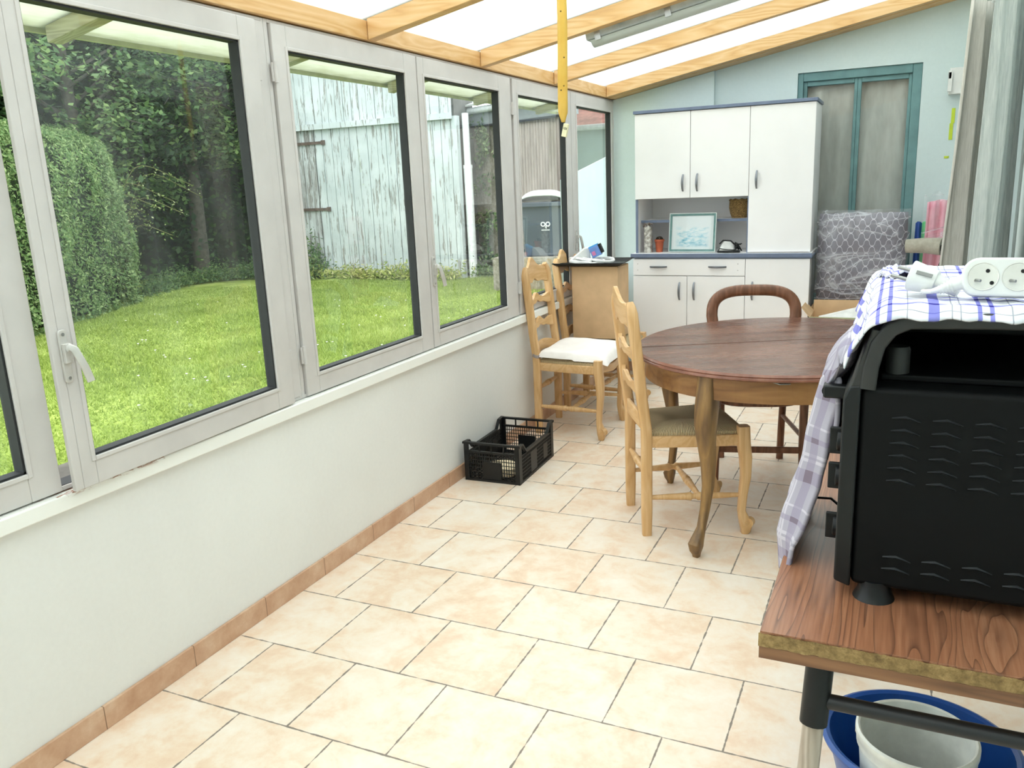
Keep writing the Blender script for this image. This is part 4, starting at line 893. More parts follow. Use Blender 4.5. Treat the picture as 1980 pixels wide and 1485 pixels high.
# ---- doorway curtains on rail
def curt(name, A, B, A2, B2, z0, z1, mat, label, amp=0.02, folds=5, ph=0.0):
    """gathered curtain: top runs A->B, hem runs A2->B2 (plan points)"""
    m = MB(); A, B, A2, B2 = map(Vector, (A, B, A2, B2))
    def fn(u, v):
        uu = u+0.35/folds*math.sin(2*math.pi*folds*u*2+ph)/6
        p = A.lerp(B, uu).lerp(A2.lerp(B2, uu), v); d = (B-A).normalized(); nn = Vector((-d.y, d.x))
        w_ = amp*(0.9+0.5*v)*(math.sin(2*math.pi*folds*u+ph+0.6*math.sin(2.2*v))+0.35*math.sin(2*math.pi*folds*2.3*u+1+ph))+0.010*nz(u*7, v*2.5, ph)
        q = p+nn*w_; return (q.x, q.y, z1-(z1-z0)*v)
    m.grid(fn, folds*22, 24)
    return tag(m.build(name, mat, smooth=180, solid=0.0025), label, 'curtain', 'doorway curtains')
rl_ = thing('curtain_rail', 'thin white curtain rail above the doorway in the right wall', 'rail', (2.30, 3.4, 2.19))
MB().tube([(0, -0.95, 0.012), (0, 0.6, 0.012)], 0.011, 12, up=(1, 0, 0)).build('rail_tube', MAT['white_pl'], rl_, smooth=60)
for y in (-0.9, -0.2, 0.55): MB().tube([(0, y, 0.012), (0.12, y, 0.0)], 0.008, 8).build('rail_bracket', MAT['white_pl'], rl_, smooth=60)
curt('grey_curtain', (2.208, 3.36), (2.282, 3.70), (2.168, 3.42), (2.305, 3.66), 0.06, 2.185, MAT['curt_beige'], 'beige grey pleated doorway curtain, the farther of the two', 0.028, 5)
curt('grey_curtain', (2.250, 2.52), (2.352, 2.92), (2.232, 2.50), (2.335, 2.88), 0.06, 2.175, MAT['curt_grey'], 'blue grey striped doorway curtain, the nearer of the two', 0.028, 6, 1.0)
# ---- ceiling lamp and fly strip
lp = thing('fluorescent_light', 'long grey fluorescent batten light fixed under the second rafter', 'ceiling light', (0.55, 2.79, 2.086))
sl = math.atan(0.189); Ml = Matrix.Rotation(-sl, 4, 'Y')
def LB(mb): return TF(mb, Ml)
LB(MB().box(0, -0.045, 0.0, 1.28, 0.045, 0.035)).build('housing', flat('grey_light_housing', '#aab0b4', 0.45), lp, bevel=0.006)
dfm = Mt('frosted_light_cover', '#dfe6e2', 0.25); dfm.b.inputs['Transmission Weight'].default_value = 0.5
LB(MB().sweep([(0.02, 0, -0.002), (1.26, 0, -0.002)], [(0.04*math.cos(a), 0.03*math.sin(a)) for a in [math.pi+math.pi*i/10 for i in range(11)]], up=(0, 0, 1))).build('diffuser', dfm.m, lp, smooth=50)
for x in (0.06, 0.40, 0.85, 1.2):
    for sy in (-1, 1): LB(MB().box(x-0.014, sy*0.044, -0.012, x+0.014, sy*0.05, 0.03)).build('clip', MAT['steel'], lp)
for x in (0.16, 1.0): LB(MB().box(x, -0.07, 0.03, x+0.03, 0.02, 0.038)).build('fixing_strap', MAT['steel'], lp)
fs_ = thing('fly_paper', 'long yellow sticky fly strip hanging from the rafter', 'fly paper', (0.832, 1.69, 1.60))
pts = []; n = 40
fy = Mt('yellow_sticky_fly_paper', '#d8a82c', 0.25); v = fy.coord('Object'); vo = fy.n('TexVoronoi'); fy.l(v, vo.inputs['Vector']); vo.inputs['Scale'].default_value = 46
fy.col(fy.mix(fy.ramp(vo.outputs['Distance'], [(0.10, '#ffffff'), (0.16, '#000000')]), fy.ramp(fy.noise(v, 8), [(0.3, '#cfa240'), (0.7, '#ddb656')]), '#4a3812'))
def strip_fn(u, v):
    z = 0.575-0.525*v; tw = 0.25+2.3*max(0, (v-0.86)/0.14)*0.35+0.5*max(0, (0.22-v)/0.22)*2.2; hw = 0.0175
    if v > 0.94: hw *= 1-0.55*(v-0.94)/0.06
    return ((2*u-1)*hw*math.cos(tw)+0.003*math.sin(v*5), (2*u-1)*hw*math.sin(tw), z)
MB().grid(strip_fn, 3, 50).build('sticky_strip', fy.m, fs_, smooth=180, solid=0.0008)
k = MB(); Mk = Matrix.Translation((0.004, 0, 0.022)) @ Matrix.Rotation(math.radians(14), 4, 'Y'); k.obox(Mk, 0.019, 0.012, 0.046); k.build('cardboard_tube', flat('cream_tube_paper', '#e5dfba', 0.6), fs_, bevel=0.002)
tx = MB()
for i, g in enumerate(('/', 'o', 'x')):
    cx = -0.0055+0.0055*i
    if g == '/': tx.obox(Mk @ Matrix.Translation((cx, -0.0065, 0.006)), 0.0012, 0.0004, 0.008)
    elif g == 'o':
        for dx, dz, a, b in ((-.0016, 0, .001, .007), (.0016, 0, .001, .007), (0, .0035, .003, .001), (0, -.0035, .003, .001)): tx.obox(Mk @ Matrix.Translation((cx+dx, -0.0065, 0.006+dz)), a, 0.0004, b)
    else:
        for an in (-0.5, 0.5): tx.obox(Mk @ Matrix.Translation((cx, -0.0065, 0.006)) @ Matrix.Rotation(an, 4, 'Y'), 0.0011, 0.0004, 0.008)
tx.build('printed_marks', flat('dark_print', '#3c3c30', 0.6), fs_)
MB().box(-0.001, -0.001, 0.57, 0.001, 0.001, 0.585).build('pin', MAT['steel'], fs_)

# ================================================================== FOREGROUND DESK AND OVEN
DZT = 0.74
dk = thing('folding_table', 'wood grain laminate folding table with chipped front edge in the right foreground', 'table', (2.08, 0.61, 0))
lm = Mt('rosewood_grain_laminate', '#94573a', 0.32)
v = lm.coord('World', (1, 0.09, 1)); n1 = lm.noise(v, 7.5, 3, 0.5, 0.35); n2 = lm.noise(lm.coord('World', (1, 0.03, 1)), 170, 3, 0.6)
r1 = lm.math('FRACT', lm.math('MULTIPLY', n1, 24)); r1 = lm.math('POWER', r1, 5.0)
base = lm.ramp(lm.math('ADD', lm.math('MULTIPLY', n2, 0.6), lm.math('MULTIPLY', n1, 0.4)), [(0.3, '#7f5038'), (0.5, '#98664a'), (0.7, '#ad7c5e')])
lm.col(lm.mix(lm.math('MULTIPLY', r1, 0.72), base, '#4b3026')); lm.bump(n2, 0.05, 0.001)
x0, x1, y0, y1 = 1.783, 2.395, 0.012, 1.20
m = MB(); m.prism([(x0, y0), (x1, y0), (x1, 0.965), (x0+0.006, 0.965)], lambda p, k: (p[0], p[1], DZT-0.004+0.004*k)); m.build('laminate_top', lm.m, dk, world=True)
MB().box(x0+0.006, 0.969, DZT-0.03, x1, 1.24, DZT-0.001).build('extension_leaf', lm.m, dk, world=True, bevel=0.002)
cp = Mt('bare_chipboard_edge', '#a98442', 0.9); g = cp.noise(cp.coord('World'), 70, 6, 0.75); g2 = cp.noise(cp.coord('World', (1, 1, 2)), 14, 4)
cp.col(cp.ramp(cp.math('ADD', cp.math('MULTIPLY', g, 0.6), cp.math('MULTIPLY', g2, 0.45)), [(0.35, '#5e4a2a'), (0.5, '#8a7046'), (0.62, '#a98c5c'), (0.8, '#c9b083')])); cp.bump(g, 0.8, 0.004)
MB().grid(lambda u, v: (x0-0.002+(x1-x0)*u, y0-0.001+0.0035*nz(u*40, v*6)-0.002*v, DZT-0.003-0.022*v+0.0012*nz(u*60, 3)), 160, 6).add([], []).build('chipboard_edge', cp.m, dk, world=True, smooth=180)
MB().box(x0, y0+0.002, DZT-0.025, x1, 0.965, DZT-0.004).build('chipboard_core', cp.m, dk, world=True)
le = MB(); le.box(x0-0.001, y0-0.001, DZT-0.047, x1, y0+0.016, DZT-0.026).box(x0-0.001, y0, DZT-0.047, x0+0.016, 0.965, DZT-0.026)
w3 = wood('brown_veneer_edge', [(0, '#4d3322'), (0.45, '#7a543a'), (1, '#946a49')], 'x', 1.0, 0.4, 0.03, False, 8)
le.build('veneer_edge', w3, dk, world=True, bevel=0.001)
LT = Vector((1.872, 0.06, 0.69)); dirn = Vector((-0.030, -0.10, -0.62)).normalized()
def legset(base, dr_):
    q = lambda t: base+dr_*t
    MB().tube([q(0.0), q(0.115)], 0.0215, 16, up=(0, 1, 0)).build('leg_socket', MAT['black_pl'], dk, world=True, smooth=50, bevel=0.0)
    L = base.z/-dr_.z
    MB().tube([q(0.11), q(L-0.02)], 0.0165, 16, up=(0, 1, 0)).build('leg', wood('worn_chrome_leg', [(0, '#8a7b6c'), (0.6, '#b3a698'), (1, '#c9bdb1')], 'z', 1, 0.3), dk, world=True, smooth=50)
    MB().tube([q(L-0.03), q(L-0.001)], 0.019, 16, up=(0, 1, 0)).build('foot_cap', MAT['black_pl'], dk, world=True, smooth=50)
legset(LT, dirn); legset(Vector((2.33, 0.06, 0.69)), Vector((0.03, -0.10, -0.62)).normalized())
legset(Vector((1.872, 1.10, 0.69)), Vector((-0.03, 0.05, -0.62)).normalized()); legset(Vector((2.33, 1.10, 0.69)), Vector((0.03, 0.05, -0.62)).normalized())
q0 = LT+dirn*0.075; q1 = Vector((2.33, 0.06, 0.69))+Vector((0.03, -0.10, -0.62)).normalized()*0.075
MB().tube([q0, q1], 0.0125, 14).build('cross_rail', flat('black_steel_tube', '#1f2023', 0.45), dk, world=True, smooth=50)
sb = MB()
sb.lathe([(0, 0.002), (0.004, 0.001), (0.005, 0)], (LT.x+0.004, LT.y-0.022, LT.z-0.04), 10); 
sb.build('socket_rivet', MAT['steel'], dk, world=True)

ov = thing('mini_oven', 'black countertop mini oven seen from its louvred side on the folding table', 'oven', (2.10, 0.41, DZT))
def O_(name, mb, mt=None, par=ov, **k): return mb.build(name, mt or MAT['black_en'], par, world=True, **k)
oy0, oy1 = 0.170, 0.655; ox0, ox1 = 1.905, 2.335; oz0, oz1 = 0.766, 1.106
O_('body', MB().box(ox0, oy0, oz0, ox1, oy1, oz1), bevel=0.010, seg=3)
O_('front_bezel', MB().prism([(1.879, oz0+0.005), (1.905, oz0-0.004), (1.905, oz1+0.004), (1.888, oz1+0.002), (1.879, oz1-0.02)], lambda p, k: (p[0], oy0-0.006+(oy1-oy0+0.012)*k, p[1])), MAT['black_pl'], bevel=0.004)
hd = MB(); hd.prism([(1.888, oz1), (1.912, oz1), (1.936, 1.196), (1.916, 1.200)], lambda p, k: (p[0], oy0-0.004+(oy1-oy0+0.008)*k, p[1]))
O_('hood_front', hd, MAT['grey_rail'], bevel=0.003)
def arch(y):
    pts = [(1.914, y, 1.104), (1.917, y, 1.14), (1.925, y, 1.175), (1.942, y, 1.200), (1.968, y, 1.213), (2.05, y, 1.2155), (2.20, y, 1.217), (2.30, y, 1.214), (2.325, y, 1.20), (2.335, y, 1.17), (2.338, y, 1.104)]
    return MB().sweep(pts, rrect(0.024, 0.026, 0.004), up=(0, 1, 0))
O_('rack_arch', arch(oy0+0.006), MAT['grey_rail'], smooth=40); O_('rack_arch', arch(oy1-0.006), MAT['grey_rail'], smooth=40)
O_('rack_plate', MB().box(1.935, oy0+0.02, 1.203, 2.32, oy1-0.02, 1.210), MAT['grey_rail'])
O_('rack_back', MB().box(1.925, oy1-0.022, 1.106, 2.33, oy1-0.016, 1.205), MAT['grey_rail'])
O_('hot_plate', MB().box(1.93, oy0+0.05, 1.106, 2.30, oy1-0.04, 1.118), bevel=0.004)
O_('plate_knob', MB().lathe([(0, 0.055), (0.016, 0.055), (0.018, 0.05), (0.018, 0), (0, 0)], (1.955, 0.24, 1.106), 20), MAT['grey_rail'], smooth=40)
def chev(lv, x, z, w=0.042):
    y = oy0-0.0003; up_ = [(0, -0.0035), (0.010, -0.0015), (0.020, 0.0), (0.031, -0.004), (w, -0.0085)]
    vs = []
    for i, (a, b) in enumerate(up_):
        th = 0.0045*(1-abs(i-1.8)/3.2)
        vs += [(x+a, y, z+b), (x+a, y-th*0.9, z+b-th*0.55), (x+a, y, z+b-th*1.1)]
    k = len(vs)
    fs = []
    for i in range(len(up_)-1): fs += [(3*i, 3*i+3, 3*i+4, 3*i+1), (3*i+1, 3*i+4, 3*i+5, 3*i+2)]
    lv.add(vs, fs)
lvm = flat('pressed_steel_louvre', '#26282a', 0.32, 0, 0.05)
for nm, z0, nr in (('upper_louvres', 1.0635, 6), ('lower_louvres', 0.8275, 2)):
    lv = MB()
    for c_ in range(6):
        for r_ in range(nr): chev(lv, 1.9515+0.0575*c_-0.0005*r_, z0-0.0208*r_-0.0006*c_)
    O_(nm, lv, lvm, smooth=60)
for xx in (1.942, 2.295):
    for yy in (oy0+0.02, oy1-0.03):
        O_('foot', MB().lathe([(0, 0.034), (0.024, 0.034), (0.026, 0.014), (0.033, 0.0), (0, 0)], (xx, yy, DZT), 24), MAT['black_pl'], smooth=40)
O_('door_glass', MB().box(1.874, 0.30, 0.80, 1.880, 0.63, 1.05), MAT['black_en'], bevel=0.002)
hn = O_('door_handle', MB().tube([(1.848, 0.275, 1.070), (1.848, 0.64, 1.070)], 0.009, 12), MAT['black_pl'], smooth=50)
for a in (0.262, 0.612): O_('handle_bracket', MB().box(1.842, a, 1.060, 1.884, a+0.022, 1.083), MAT['black_pl'], hn, bevel=0.004)
for z in (0.993, 0.930, 0.838):
    kn = MB(); kn.box(1.858, 0.238, z-0.0235, 1.884, 0.246, z+0.0235); kn.tube([(1.870, 0.242, z), (1.884, 0.242, z)], 0.018, 18)
    O_('control_knob', kn, MAT['black_pl'], bevel=0.002)
O_('bezel_lamp', MB().disc((1.8785, 0.242, 1.045), 0.004, 'x', 10), MAT['white_pl'])

# check tea towel over the rack
def plaid(name, basec, stops_u, stops_v, line='#4a49c8', dark='#2f2a8f', fine='#555a70', rough=0.9):
    t = Mt(name, basec, rough, 0, 0.1); uv = t.sep(t.coord('UV'))
    def band(s, lst, per):
        f = t.math('FRACT', t.math('MULTIPLY', s, per)); out = None
        for c0, w in lst:
            b = t.math('LESS_THAN', t.math('ABSOLUTE', t.math('SUBTRACT', f, c0)), w)
            out = b if out is None else t.math('MAXIMUM', out, b)
        return out
    pu, lu = stops_u; pv, lv_ = stops_v
    bu = band(uv[0], lu['b'], pu); bv = band(uv[1], lv_['b'], pv)
    fu = band(uv[0], lu['f'], pu); fv = band(uv[1], lv_['f'], pv)
    both = t.math('MULTIPLY', bu, bv); any_ = t.math('MAXIMUM', bu, bv); fa = t.math('MAXIMUM', fu, fv)
    c = t.mix(t.math('MULTIPLY', fa, 0.6), basec, fine); c = t.mix(t.math('MULTIPLY', any_, 0.74), c, line); c = t.mix(both, c, dark)
    t.col(c); t.bump(t.noise(t.coord('Object'), 300, 2), 0.15, 0.001); return t.m
pm = plaid('blue_white_check_tea_towel', '#e4e4ea', (4.0, {'b': [(0.18, 0.055), (0.62, 0.022), (0.74, 0.022)], 'f': [(0.36, 0.006), (0.44, 0.006), (0.92, 0.006)]}),
           (4.2, {'b': [(0.30, 0.04), (0.66, 0.02), (0.78, 0.02)], 'f': [(0.10, 0.006), (0.48, 0.006), (0.9, 0.006)]}))
def tw(u, v):
    s = -0.108+0.52*u; yy = 0.150+0.61*v
    wr_ = 0.004*nz(u*9, v*9)+0.0025*nz(u*24, v*24, 2)
    if s >= 0: x, z = 1.945+s, 1.2350
    else:
        k = min(1, -s/0.05); ang = k*1.15; R_ = 0.043
        if -s < R_*1.15: ang = -s/R_; x = 1.945-R_*math.sin(ang); z = 1.2350-R_*(1-math.cos(ang))
        else:
            e = -s-R_*1.15; x = 1.945-R_*math.sin(1.15)-e*math.cos(1.22)*1.0; z = 1.2350-R_*(1-math.cos(1.15))-e*math.sin(1.22)
    if s < -0.03: x += 0.008*math.sin(v*24+s*20)*min(1, (-s-0.03)/0.05); x -= 0.014*max(0, v-0.5)
    # front hem scalloped just over the arch
    if v < 0.06: yy += 0.006*math.sin(u*60)+0.004*nz(u*30, 1)
    return (x, yy, z+wr_-0.016*max(0, (0.05-v)/0.05)**1.3)
tm = MB(); tm.grid(tw, 90, 80, uv=lambda u, v: (u*0.95, v*1.0))
# bunched fold lying on top at the left
tow = thing('tea_towel', 'white and blue checked tea towel spread over the top of the black oven', 'towel', (2.1, 0.46, 1.228))
tm.build('cloth_sheet', pm, tow, world=True, smooth=180, solid=0.003)
f2 = MB(); f2.grid(lambda u, v: (1.938+0.05*u+0.006*nz(v*6, u*3)-0.035*v, 0.50+0.17*v+0.02*u, 1.236+0.016*math.sin(math.pi*min(1, u*1.1))+0.006*nz(u*9, v*9)-0.028*max(0, v-0.5)), 20, 30, uv=lambda u, v: (0.1+u*0.35, v))
f2.build('folded_corner', pm, tow, world=True, smooth=180, solid=0.004)

# lilac plaid towel on oven handle
pl2 = plaid('lilac_grey_plaid_towel', '#a7a2ae', (2.1, {'b': [(0.25, 0.08), (0.7, 0.03)], 'f': [(0.45, 0.02), (0.52, 0.02), (0.85, 0.012)]}), (3.2, {'b': [(0.3, 0.09), (0.7, 0.04)], 'f': [(0.5, 0.02), (0.56, 0.02), (0.9, 0.015)]}), '#958da0', '#7d717f', '#cfc9d2')
prof = [(1.785, 0.700), (1.783, 0.735), (1.777, 0.775), (1.788, 0.83), (1.802, 0.88), (1.812, 0.93), (1.818, 0.985), (1.828, 1.035), (1.836, 1.075), (1.848, 1.092), (1.860, 1.083), (1.866, 1.05), (1.863, 1.00), (1.862, 0.965)]
def along(pr, t):
    L = [0]; 
    for a, b in zip(pr, pr[1:]): L.append(L[-1]+math.dist(a, b))
    d_ = t*L[-1]
    for i in range(len(pr)-1):
        if d_ <= L[i+1] or i == len(pr)-2:
            k = (d_-L[i])/(L[i+1]-L[i]); return (pr[i][0]+(pr[i+1][0]-pr[i][0])*k, pr[i][1]+(pr[i+1][1]-pr[i][1])*k)
tw2 = thing('lilac_towel', 'grey lilac plaid towel hanging over the oven door handle', 'towel', (1.82, 0.44, 0.70))
def t2(u, v):
    x, z = along(prof, v); y = 0.285+0.31*u
    lowr = max(0, 0.55-v)/0.55
    x += 0.006*math.sin(u*19+v*3)*(0.4+lowr)+0.004*nz(u*5, v*8)
    cu = max(0, (0.16-u)/0.16)*min(1, v/0.25)*(1 if v < 0.66 else max(0, (0.8-v)/0.14)); x += 0.034*cu**0.8; y += 0.012*cu
    return (x, y+0.01*nz(v*5, 2)-0.03*lowr*(1-u), z+0.004*nz(u*5, v*4))
MB().grid(t2, 40, 70, uv=lambda u, v: (v*1.6, u)).build('towel_sheet', pl2, tw2, world=True, smooth=180, solid=0.008)
def bunch(u, v):
    a = 2*math.pi*u; e = max(0, 1-abs(2*v-1)**3.5)**0.5
    px_, pz_ = 0.019*math.cos(a)*e*(1+0.25*math.sin(3*a+5*v)), 0.058*math.sin(a)*e*(1+0.10*math.cos(2*a+7*v))
    an = math.radians(-24); r_ = 0.006*nz(math.cos(a)*1.5, math.sin(a)*1.5, v*5)
    return (1.866+px_*math.cos(an)-pz_*math.sin(an)+r_, 0.265+0.30*v, 1.118+px_*math.sin(an)+pz_*math.cos(an)-0.015*v+r_)
MB().grid(bunch, 40, 30, uv=lambda u, v: (0.2+u*0.6, v)).build('bunched_fold', pl2, tw2, world=True, smooth=180)
MB().add([(1.862, 0.30, 0.985), (1.862, 0.325, 0.985), (1.852, 0.327, 0.93), (1.849, 0.302, 0.925)], [(0, 1, 2, 3)]).build('care_label', flat('brown_care_label', '#6b5a50', 0.8), tw2, world=True, solid=0.001)
# small black gadget with cord on the table behind the towel
gd = thing('black_plug_adapter', 'small black plug adapter on a thin cord behind the lilac towel', 'adapter', (1.80, 0.54, DZT))
MB().box(-0.025, -0.02, 0.0, 0.012, 0.025, 0.045).build('adapter_body', MAT['black_pl'], gd, bevel=0.006)
MB().tube([(0.01, 0.0, 0.03), (0.05, -0.01, 0.036), (0.09, -0.03, 0.012), (0.10, -0.04, 0.004)], 0.0028, 8).build('cord', MAT['black_pl'], gd, smooth=60)

# power strip, tilted to the viewer on the towel
ps_ = thing('power_strip', 'white multi socket power strip lying tilted on the checked tea towel', 'power strip', (2.036, 0.245, 1.2405), math.radians(-2))
Mp = Matrix.Translation((0, 0, 0.0305)) @ Matrix.Rotation(math.radians(-12), 4, 'X')
body = MB(); ol = rrect(0.36, 0.058, 0.024, 6); ol = [(p[0]+0.18, p[1]) for p in ol]
body.prism(ol, lambda p, k: (p[0], 0.020-0.040*k, p[1])); TF(body, Mp).build('strip_body', MAT['white_pl'], ps_, bevel=0.004, seg=3)
holes = flat('dark_socket_hole', '#141414', 0.8); recm = flat('cream_socket_recess', '#dcdad2', 0.4)
for i in range(6):
    cx = 0.026+0.0455*i+0.002
    rr = MB(); n = 32; vs = []; fs = []
    for (r_, y_) in ((0.0205, -0.0206), (0.0195, -0.0212), (0.0185, -0.0206), (0.0165, -0.0208)):
        pass
    rr.lathe([(0.0215, 0.0), (0.0208, 0.0012), (0.0196, 0.0002), (0.0185, 0.0004), (0.0175, 0.0003), (0, 0.0003)], (0, 0, 0), 32)
    MR = Mp @ Matrix.Translation((cx, -0.0203, 0)) @ Matrix.Rotation(math.radians(90), 4, 'X')
    so = TF(rr, MR).build('socket', recm, ps_, smooth=40)
    hh = MB()
    for dx, dz in ((0.0058, 0.0085), (0.012, -0.0095)): hh.lathe([(0, 0.0006), (0.0026, 0.0006), (0.0030, 0)], (dx, dz, 0.0006), 14)
    TF(hh, MR).build('contact_hole', holes, so)
    pn = MB(); pn.tube([(-0.0095, -0.006, 0.0), (-0.0095, -0.006, 0.006), (-0.0035, -0.0075, 0.012)], 0.0022, 8, up=(1, 0, 0)); TF(pn, MR).build('earth_pin', MAT['steel'], so, smooth=50)
sl_ = MB(); sl_.tube([(-0.040, 0.002, 0.008), (-0.026, 0.0, 0.012), (-0.012, 0.0, 0.018), (0.008, 0.0, 0.026)], [0.004, 0.0065, 0.009, 0.013], 16); sl_.build('cable_sleeve', MAT['white_pl'], ps_, smooth=60)
sr = MB()
for i in range(5): sr.tube([(-0.012-0.004*i, 0.0, 0.018-0.0017*i), (-0.0135-0.004*i, 0.0, 0.0175-0.0017*i)], 0.0105-0.0009*i, 14)
sr.build('sleeve_rings', MAT['white_pl'], ps_, smooth=60)
MB().tube([(-0.038, 0.002, 0.008), (-0.050, 0.012, 0.006), (-0.055, 0.05, 0.005), (-0.040, 0.09, 0.005), (-0.035, 0.11, 0.012)], 0.0042, 8).build('cable', MAT['white_pl'], ps_, smooth=60)
pg = thing('power_plug', 'white two pin plug of the power strip lying on the towel', 'plug', (1.986, 0.285, 1.242), math.radians(-14))
Mg = Matrix.Scale(1.35, 4) @ Matrix.Translation((0, 0, 0.016)) @ Matrix.Rotation(math.radians(14), 4, 'Y') @ Matrix.Rotation(math.radians(-25), 4, 'X')
b = MB(); b.prism(rrect(0.034, 0.036, 0.014, 5), lambda p, k: (-0.016+0.030*k, p[0]*(1-0.25*k), p[1]*(1-0.25*k))); TF(b, Mg).build('plug_body', MAT['white_pl'], pg, bevel=0.002, seg=2)
TF(MB().tube([(0.012, 0, 0), (0.026, 0, -0.002), (0.04, 0.0, -0.006)], [0.011, 0.008, 0.005], 12), Mg).build('cable_grip', MAT['white_pl'], pg, smooth=60)
for dy in (-0.0095, 0.0095): TF(MB().tube([(-0.016, dy, dy*0.9), (-0.035, dy, dy*0.9)], [0.0024, 0.0022], 10), Mg).build('plug_pin', MAT['steel'], pg, smooth=50)
TF(MB().box(-0.008, -0.0178, -0.001, 0.010, -0.0160, 0.003), Mg).build('plug_slot', flat('grey_plug_slot', '#8b8b88', 0.6), pg)

# basin and bucket
bs = thing('blue_basin', 'round blue plastic basin on the floor under the folding table', 'basin', (2.055, 0.60, 0.0))
blue = flat('royal_blue_plastic', '#1e4f9c', 0.32, 0, 0.04)
MB().lathe([(0, 0.004), (0.125, 0.004), (0.13, 0.0), (0.14, 0.012), (0.185, 0.19), (0.197, 0.193), (0.199, 0.200), (0.190, 0.204), (0.181, 0.200), (0.137, 0.016), (0.125, 0.009), (0, 0.009)], (0, 0, 0), 56, 1.03, 0.97).build('basin_body', blue, bs, smooth=40)
bk2 = thing('white_bucket', 'white plastic bucket standing inside the blue basin', 'bucket', (2.045, 0.535, 0.0105))
wbk = flat('off_white_bucket_plastic', '#e2e5e0', 0.4)
MB().lathe([(0, 0.0), (0.093, 0.0), (0.095, 0.004), (0.113, 0.215), (0.118, 0.217), (0.119, 0.235), (0.121, 0.238), (0.121, 0.252), (0.116, 0.255), (0.112, 0.252), (0.110, 0.2), (0.092, 0.006), (0, 0.004)], (0, 0, 0), 56).build('bucket_body', wbk, bk2, smooth=40)
MB().tube([(0.119*math.cos(a), 0.119*math.sin(a), 0.224-0.06*math.sin((a+0.3)*1.0) if 0 < a < math.pi else 0.224) for a in [math.pi*i/20 for i in range(21)]], 0.0022, 6).build('bail_handle', MAT['steel'], bk2, smooth=50)

# ================================================================== OUTSIDE
GZ = -0.15
def gh(x, y): return GZ+0.05*nz(x*0.5, y*0.5)+0.02*nz(x*2, y*2)+0.10*max(0, min(1, (y-8.0)/5))
gm = Mt('lawn_soil_and_moss', '#6f8a35', 0.95, 0, 0.1); v = gm.coord('World'); g = gm.math('ADD', gm.math('MULTIPLY', gm.noise(v, 1.1, 4, 0.6), 0.6), gm.math('MULTIPLY', gm.noise(v, 14, 5, 0.7), 0.42))
gm.col(gm.ramp(g, [(0.36, '#6b8038'), (0.5, '#8a9d4a'), (0.62, '#a8b765')])); gm.bump(gm.noise(v, 40, 4), 0.7, 0.02)
lw = MB(); lw.grid(lambda u, v: (-20+19.78*u, -6+26*v, gh(-20+19.78*u, -6+26*v)), 100, 130)
tag(lw.build('lawn', gm.m, smooth=180, origin=False), 'mown green lawn seen through the windows', 'lawn'); bpy.data.objects['lawn']['kind'] = 'stuff'
# grass blades
rg = np.random.default_rng(7)
n = 230000
# denser close to house; sample in camera-facing wedge
t_ = rg.uniform(0, 1, n)**0.62*12.5+2.6
an = 0
an = rg.uniform(1.88, 2.62, n)
X = CAM[0]+t_*np.cos(an); Y = CAM[1]+t_*np.sin(an); ok = (X < -0.28) & (Y < 13); X, Y = X[ok], Y[ok]; n = len(X)
Z = np.array([gh(a, b) for a, b in zip(X, Y)])
h = rg.uniform(0.016, 0.05, n)*(1+0.35*np.sin(X*1.3)*np.cos(Y*1.1)); w_ = rg.uniform(0.003, 0.007, n)*(0.7+t_[ok]*0.10); th = rg.uniform(0, 2*math.pi, n); lx, ly = rg.normal(0, 0.022, n), rg.normal(0, 0.022, n)
v = np.empty((n, 3, 3)); c_, s_ = np.cos(th)*w_, np.sin(th)*w_
v[:, 0] = np.stack([X-c_, Y-s_, Z-0.005], 1); v[:, 1] = np.stack([X+c_, Y+s_, Z-0.005], 1); v[:, 2] = np.stack([X+lx, Y+ly, Z+h], 1)
me = bpy.data.meshes.new('grass_blades'); me.vertices.add(n*3); me.vertices.foreach_set('co', v.ravel().astype(np.float32)); me.loops.add(n*3)
me.loops.foreach_set('vertex_index', np.arange(n*3, dtype=np.int32)); me.polygons.add(n); me.polygons.foreach_set('loop_start', np.arange(0, n*3, 3, dtype=np.int32)); me.polygons.foreach_set('loop_total', np.full(n, 3, dtype=np.int32)); me.update()
def leafmat(name, stops, rough=0.6, transl=0.35, patch=0.0, sc=1.5):
    t = Mt(name, '#408030', rough, 0, 0.25); ri = t.n('NewGeometry').outputs['Random Per Island']
    f = ri
    if patch: f = t.math('ADD', t.math('MULTIPLY', ri, 1-patch), t.math('MULTIPLY', t.noise(t.coord('World'), sc, 4, 0.6), patch))
    c = t.ramp(f, stops); t.col(c)
    tl = t.n('BsdfTranslucent'); t.l(c, tl.inputs[0]); mx = t.n('MixShader'); mx.inputs[0].default_value = transl
    t.l(t.b.outputs[0], mx.inputs[1]); t.l(tl.outputs[0], mx.inputs[2]); t.l(mx.outputs[0], t.o.inputs[0]); return t.m
me.materials.append(leafmat('grass_blade_green', [(0.2, '#6f873a'), (0.45, '#92a750'), (0.65, '#b0c26b'), (0.9, '#ccd692')], 0.7, 0.4, 0.6, 1.3))
go = bpy.data.objects.new('grass', me); COL.objects.link(go); tag(go, 'short bright green grass blades covering the lawn', 'grass', kind='stuff')
